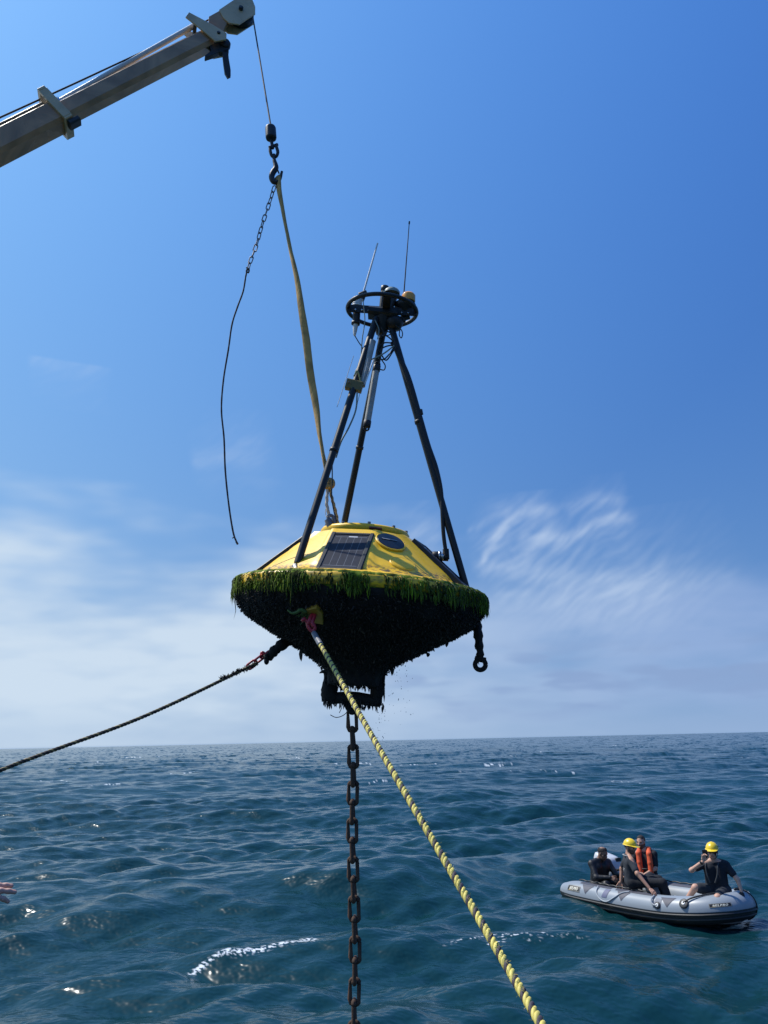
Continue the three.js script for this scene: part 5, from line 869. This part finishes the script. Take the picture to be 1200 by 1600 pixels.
  if (o.helmet) {                                            // hard hat: ribbed dome, peak at the front, brim
    const hat = new THREE.Group(); const m4 = frameAt(H(0, 0.052, -0.008), R.clone().negate(), U, F); const dome = (k) => { const pos = [], idx = [], n = 48, mrow = 16; for (let j = 0; j <= mrow; j++) for (let i = 0; i <= n; i++) { const a = (i / n) * 6.2832, e = (j / mrow) * Math.PI / 2, ridge = 1 + 0.030 * Math.exp(-Math.pow(Math.sin(a) * Math.cos(e) * 7, 2)) * smooth(0.2, 0.7, j / mrow); pos.push(Math.sin(a) * Math.cos(e) * 0.106 * k, Math.sin(e) * 0.112 * k * ridge, Math.cos(a) * Math.cos(e) * 0.128 * k); } for (let j = 0; j < mrow; j++) for (let i = 0; i < n; i++) { const a = j * (n + 1) + i, b = a + n + 1; idx.push(a, a + 1, b, a + 1, b + 1, b); } const q = new THREE.BufferGeometry(); q.setAttribute('position', new THREE.Float32BufferAttribute(pos, 3)); q.setIndex(idx); q.computeVertexNormals(); return q; };
    const brim = (() => { const pos = [], idx = [], n = 48; for (let i = 0; i <= n; i++) { const a = (i / n) * 6.2832, f = smooth(0.45, 1, Math.cos(a)), w = 0.014 + 0.040 * f; for (const [q, y] of [[0.99, 0.004], [1 + w / 0.115, -0.004 - 0.012 * f], [1 + w / 0.115, -0.009 - 0.012 * f], [0.97, -0.006]]) pos.push(Math.sin(a) * 0.106 * q, y, Math.cos(a) * 0.128 * q); } for (let i = 0; i < n; i++) for (let j = 0; j < 3; j++) { const a = i * 4 + j, b = a + 4; idx.push(a, b, a + 1, b, b + 1, a + 1); } const q = new THREE.BufferGeometry(); q.setAttribute('position', new THREE.Float32BufferAttribute(pos, 3)); q.setIndex(idx); q.computeVertexNormals(); return q; })();
    const hm = new THREE.MeshPhysicalMaterial({ color: rgb(0.80, 0.56, 0.012), roughness: 0.35, clearcoat: 0.4, clearcoatRoughness: 0.2, side: THREE.DoubleSide });
    const h = part('helmet', [dome(1), brim].map((q) => q.applyMatrix4(m4)), hm, g); part('badge', lathe([[0, 0.004], [0.014, 0.003], [0.016, 0]], 14).rotateX(Math.PI / 2).applyMatrix4(frameAt(H(-0.105, 0.09, 0.0), F, U, R.clone().negate()).multiply(new THREE.Matrix4())), MAT.black, h);
    part('chin_strap', tube(curve([H(-0.088, 0.05, 0.005), H(-0.084, -0.03, 0.015), H(-0.055, -0.09, 0.035), H(0, -0.113, 0.052), H(0.055, -0.09, 0.035), H(0.084, -0.03, 0.015), H(0.088, 0.05, 0.005)], 40), 0.005, 6), MAT.black, g);
  }
  return { g, H, R, U, F };
}
const navy = M(0xffffff, 0.9, 0, { color: rgb(0.0095, 0.013, 0.021) }), navy2 = M(rgb(0.007, 0.009, 0.014), 0.9), wet = M(rgb(0.0055, 0.006, 0.008), 0.5), slateCloth = M(rgb(0.022, 0.027, 0.036), 0.9);
const BOATQ = new THREE.Quaternion().setFromAxisAngle(V(0, 1, 0), BOAT.turn);
// joints are written in the boat's axes (x to the bow, y up, z to the near side) about a seat point
const seated = (label, seat, o, move) => { const J = o.joints; for (const k in J) J[k] = J[k].clone().sub(seat); return person(label, boatPt(seat.x + move[0], seat.y - 0.10 + move[1], seat.z + move[2]), BOAT.turn, o); };
const P1M = [-0.06, 0.07, 0.04], P2M = [0.05, 0.02, 0], P3M = [0.20, 0.10, 0], P4M = [0.12, 0.11, 0];      // small moves of each figure
// 1: at the tiller, slumped, dark wetsuit, bare head, facing the bow
seated('bareheaded person in black wetsuit sitting at the stern beside the outboard motor', V(0.74, 0.20, 0.30), {
  joints: { head: V(0.92, 0.905, 0.30), neck: V(0.83, 0.785, 0.30), shL: V(0.86, 0.72, 0.12), shR: V(0.78, 0.72, 0.49), elL: V(1.02, 0.50, 0.08), elR: V(0.93, 0.49, 0.55), wrL: V(1.20, 0.50, 0.10), wrR: V(1.15, 0.50, 0.40), hipL: V(0.78, 0.30, 0.20), hipR: V(0.74, 0.30, 0.42), knL: V(1.18, 0.40, 0.12), knR: V(1.12, 0.38, 0.50), anL: V(1.34, 0.24, 0.12), anR: V(1.20, 0.24, 0.36) },
  face: V(0.9, -0.36, -0.12), tilt: V(0.25, 1, 0), hair: [0.010, 0.008, 0.008], beard: 0.25, skin: [0.20, 0.11, 0.072], build: 1.08, sleeve: 1, topName: 'wetsuit_top', topMat: wet, lowMat: wet, lowName: 'wetsuit_legs', toeL: V(1, 0, 0), toeR: V(1, 0, 0.2),
  handL: { d: V(1, -0.25, 0.2), t: V(0, 0.6, 1), curl: [0.7, 0.75, 0.8, 0.8] }, handR: { d: V(0.9, -0.3, -0.4), t: V(0.2, 0.7, -0.6), curl: [0.7, 0.75, 0.8, 0.8] },
}, P1M);
// 2: on the near tube with the back to us, yellow helmet, arms braced
const p2 = seated('person in yellow helmet and navy polo sitting on the near tube, back to us', V(1.62, 0.46, 0.56), {
  joints: { head: V(1.70, 1.165, 0.52), neck: V(1.66, 1.03, 0.545), shL: V(1.52, 0.965, 0.43), shR: V(1.79, 0.955, 0.64), elL: V(1.36, 0.75, 0.44), elR: V(1.98, 0.76, 0.72), wrL: V(1.36, 0.53, 0.50), wrR: V(2.20, 0.535, 0.69), hipL: V(1.56, 0.56, 0.46), hipR: V(1.72, 0.56, 0.58), knL: V(1.95, 0.60, 0.12), knR: V(2.22, 0.60, 0.34), anL: V(2.02, 0.24, 0.06), anR: V(2.30, 0.24, 0.28) },
  face: V(0.85, -0.10, -0.22), hair: [0.02, 0.014, 0.010], helmet: true, beard: 0.8, skin: [0.40, 0.215, 0.145], topMat: slateCloth, lowMat: navy2, sleeve: 0.72, open: -0.02, toeL: V(0.7, 0, -0.7), toeR: V(0.8, 0, -0.6),
  handL: { d: V(-0.4, -0.75, 0.3), t: V(0.6, -0.3, -0.5), curl: [0.45, 0.5, 0.5, 0.5] }, handR: { d: V(0.85, -0.5, 0.15), t: V(0.3, 0.1, -0.95), curl: [0.4, 0.45, 0.45, 0.45] },
}, P2M);
{ const g = p2.g, s = V(1.62, 0.46, 0.56), q = (x, y, z) => V(x, y, z).sub(s);
  part('collar', tube(curve([q(1.58, 1.045, 0.56), q(1.60, 1.04, 0.63), q(1.68, 1.03, 0.64), q(1.74, 1.02, 0.60)], 20), 0.012, 7), M(rgb(0.30, 0.31, 0.32), 0.8), g, 'pale collar edge');
  part('back_print', [0, 1, 2].map((i) => beam(q(1.545 + 0.01 * i, 0.80 - i * 0.026, 0.605 + 0.004 * i), q(1.615 - 0.012 * i, 0.795 - i * 0.026, 0.645), 0.004, 0.010)), M(rgb(0.28, 0.29, 0.30), 0.8), g);
}
// 3: orange life vest, on the far side, facing us
const p3 = seated('dark-haired person in orange life vest over black shirt sitting at the far tube', V(1.12, 0.30, -0.42), {
  joints: { head: V(1.02, 1.055, -0.40), neck: V(1.06, 0.91, -0.43), shL: V(1.22, 0.845, -0.50), shR: V(0.93, 0.85, -0.36), elL: V(1.30, 0.60, -0.42), elR: V(0.84, 0.60, -0.26), wrL: V(1.20, 0.50, -0.20), wrR: V(1.02, 0.48, -0.10), hipL: V(1.20, 0.39, -0.46), hipR: V(1.02, 0.39, -0.38), knL: V(1.42, 0.50, -0.10), knR: V(1.22, 0.48, 0.02), anL: V(1.46, 0.24, 0.0), anR: V(1.30, 0.24, 0.1) },
  face: V(0.30, -0.02, 0.95), hair: [0.014, 0.010, 0.009], beard: 0.85, skin: [0.45, 0.255, 0.18], topMat: navy2, lowMat: navy, sleeve: 0.75, open: -0.03, toeL: V(0.4, 0, 0.9), toeR: V(0.4, 0, 0.9),
  handL: { d: V(-0.6, -0.4, 0.7), t: V(-0.4, 0.8, 0.2), curl: [0.6, 0.6, 0.65, 0.7] }, handR: { d: V(0.8, -0.3, 0.5), t: V(0.2, 0.8, -0.4), curl: [0.6, 0.6, 0.65, 0.7] },
}, P3M);
{ const g = p3.g, s = V(1.12, 0.30, -0.42), q = (x, y, z) => V(x, y, z).sub(s), om = M(0xffffff, 0.75, 0, { map: worn([0.62, 0.085, 0.022], 0.10, 10, 91) });
  const lobe = (pts) => meshField(blend(pts.slice(1).map((p, i) => capsule(pts[i], p, 0.052, 0.055)), 0.03), ...bounds(pts, 0.08), 0.011);
  const fr = V(0.40, 0, 0.92).multiplyScalar(0.10), sd = V(0.92, 0, -0.40);
  const ar = (k) => [q(1.06, 0.925, -0.50).addScaledVector(sd, 0.02 * k), q(1.06, 0.935, -0.43).addScaledVector(sd, 0.085 * k), q(1.08, 0.86, -0.42).addScaledVector(sd, 0.105 * k).addScaledVector(fr, 0.95), q(1.10, 0.70, -0.41).addScaledVector(sd, 0.105 * k).addScaledVector(fr, 1.10), q(1.12, 0.54, -0.39).addScaledVector(sd, 0.10 * k).addScaledVector(fr, 1.05)];
  const fa = [...ar(-1).slice(1).map((p, i) => capsule(ar(-1)[i], p, 0.048, 0.052)), ...ar(1).slice(1).map((p, i) => capsule(ar(1)[i], p, 0.048, 0.052))];
  part('life_vest', meshField(blend(fa, 0.02), ...bounds([...ar(-1), ...ar(1)], 0.08), 0.011), om, g);
  part('vest_strap', tube(curve([q(0.99, 0.60, -0.26), q(1.07, 0.59, -0.24), q(1.18, 0.59, -0.28), q(1.24, 0.59, -0.34)], 20), 0.011, 7), MAT.black, g);
}
// 4: in the bow, one arm down, holding up a phone
const p4 = seated('person in yellow helmet sitting in the bow holding up a phone', V(3.10, 0.40, 0.08), {
  joints: { head: V(3.14, 1.115, 0.12), neck: V(3.11, 0.965, 0.09), shL: V(3.25, 0.895, -0.04), shR: V(2.98, 0.905, 0.19), elL: V(3.44, 0.68, -0.06), elR: V(2.92, 0.82, 0.47), wrL: V(3.52, 0.50, -0.02), wrR: V(3.165, 0.99, 0.44), hipL: V(3.20, 0.48, 0.00), hipR: V(3.00, 0.48, 0.12), knL: V(3.30, 0.42, 0.36), knR: V(2.90, 0.53, 0.40), anL: V(3.10, 0.24, 0.30), anR: V(2.62, 0.26, 0.36) },
  face: V(0.50, -0.06, 0.85), helmet: true, hair: [0.02, 0.014, 0.010], skin: [0.52, 0.30, 0.215], topMat: navy, lowMat: slateCloth, lowName: 'shorts', trouser: 0.78, sleeve: 0.62, open: -0.03, toeL: V(0.4, 0, 0.9), toeR: V(-0.6, 0, 0.6), shoeMat: MAT.black,
  handL: { d: V(0.25, -0.85, 0.3), t: V(-0.4, -0.2, 0.8), curl: [0.4, 0.45, 0.5, 0.5], glove: [0.012, 0.013, 0.015] }, handR: { d: V(0.20, 0.9, -0.06), t: V(0.62, 0.1, -0.75), curl: [0.9, 0.95, 1.0, 1.0], thumb: 0.6 },
}, P4M);
{ const g = p4.g, s = V(3.10, 0.40, 0.08), q = (x, y, z) => V(x, y, z).sub(s), F = p4.F, R = p4.R, H = p4.H;
  part('watch', tube([q(3.12, 0.96, 0.445), q(3.145, 0.977, 0.442)], 0.038, 14), MAT.black, g);
  for (const k of [-1, 1]) part('harness_strap', tube(curve([q(3.10, 0.955, 0.05).addScaledVector(R, 0.09 * k), q(3.14, 0.90, 0.19).addScaledVector(R, 0.10 * k), q(3.16, 0.76, 0.235).addScaledVector(R, 0.085 * k), q(3.15, 0.62, 0.24).addScaledVector(R, 0.04 * k)], 30), 0.013, 7), M(rgb(0.035, 0.042, 0.05), 0.8), g);
  part('sunglasses', [-1, 1].map((k) => new THREE.SphereGeometry(0.024, 14, 10).scale(1.1, 0.72, 0.4).applyMatrix4(frameAt(H(0.031 * k, 0.002, 0.092), R.clone().negate(), p4.U, F))).concat([bar(H(-0.08, 0.008, 0.0), H(-0.055, 0.006, 0.085), 0.004, 6), bar(H(0.08, 0.008, 0.0), H(0.055, 0.006, 0.085), 0.004, 6), bar(H(-0.012, 0.004, 0.1), H(0.012, 0.004, 0.1), 0.004, 6)]), MAT.glassDark, g);
  const c = boatPt(3.205 + P4M[0], 1.005 + P4M[1], 0.415), ph = thing('phone', 'small dark phone held up in front of the face in the bow', 'phone', c); ph.rotation.y = BOAT.turn;
  const x = V(0.80, 0.05, -0.6).normalize(), y = V(0.10, 1, 0.05).normalize(), z = x.clone().cross(y).normalize(), B4 = frameAt(V(0, 0, 0), x, z.clone().cross(x), z);
  part('case', extrude([[-0.037, -0.07], [0.037, -0.07], [0.040, -0.066], [0.040, 0.066], [0.037, 0.07], [-0.037, 0.07], [-0.040, 0.066], [-0.040, -0.066]], 0.011, 0.003).applyMatrix4(B4), MAT.black, ph);
  part('screen', new THREE.BoxGeometry(0.070, 0.130, 0.002).translate(0, 0, -0.0062).applyMatrix4(B4), MAT.glassDark, ph);
}

// ---------------------------------------------------------------- a hand reaching in from one side, on the ship
{
  const tip = pt(20, 1391, 2.85), d = V(0.97, 0.10, -0.22).normalize(), th = V(0.10, 0.62, -0.78).normalize();
  const w = tip.clone().addScaledVector(d, -0.172), el = w.clone().addScaledVector(d, -0.25).add(V(-0.02, -0.03, 0.03)), o = el.clone().add(V(-0.06, 0.16, 0.22)), g0 = o.clone().add(V(-0.10, -0.60, 0.10)), L = (x, y, z) => o.clone().add(V(x, y, z)).sub(g0);
  const J = { shR: o.clone().sub(g0), elR: el.clone().sub(g0), wrR: w.clone().sub(g0), shL: L(-0.36, 0, 0.08), elL: L(-0.42, -0.30, 0.06), wrL: L(-0.36, -0.52, -0.08), neck: L(-0.18, 0.07, 0.04), head: L(-0.17, 0.22, 0.02), hipR: L(-0.10, -0.55, 0.06), hipL: L(-0.27, -0.55, 0.10), knR: L(-0.09, -0.98, 0.04), knL: L(-0.28, -0.98, 0.08), anR: L(-0.10, -1.40, 0.08), anL: L(-0.28, -1.40, 0.12) };
  person('bare fingertips of a person reaching in at the edge', g0, 0, { joints: J, face: V(0.5, -0.1, -0.85), hair: [0.02, 0.015, 0.012], skin: [0.50, 0.285, 0.22], topMat: navy, lowMat: navy2, handCell: 0.003, handR: { d, t: th, curl: [0.16, 0.22, 0.42, 0.75], spread: 0.02 }, handL: { d: V(0.2, -1, -0.2), t: V(0.8, 0, -0.5) }, toeL: V(0.4, 0, -1), toeR: V(0.4, 0, -1) });
}

renderer.render(scene, camera);
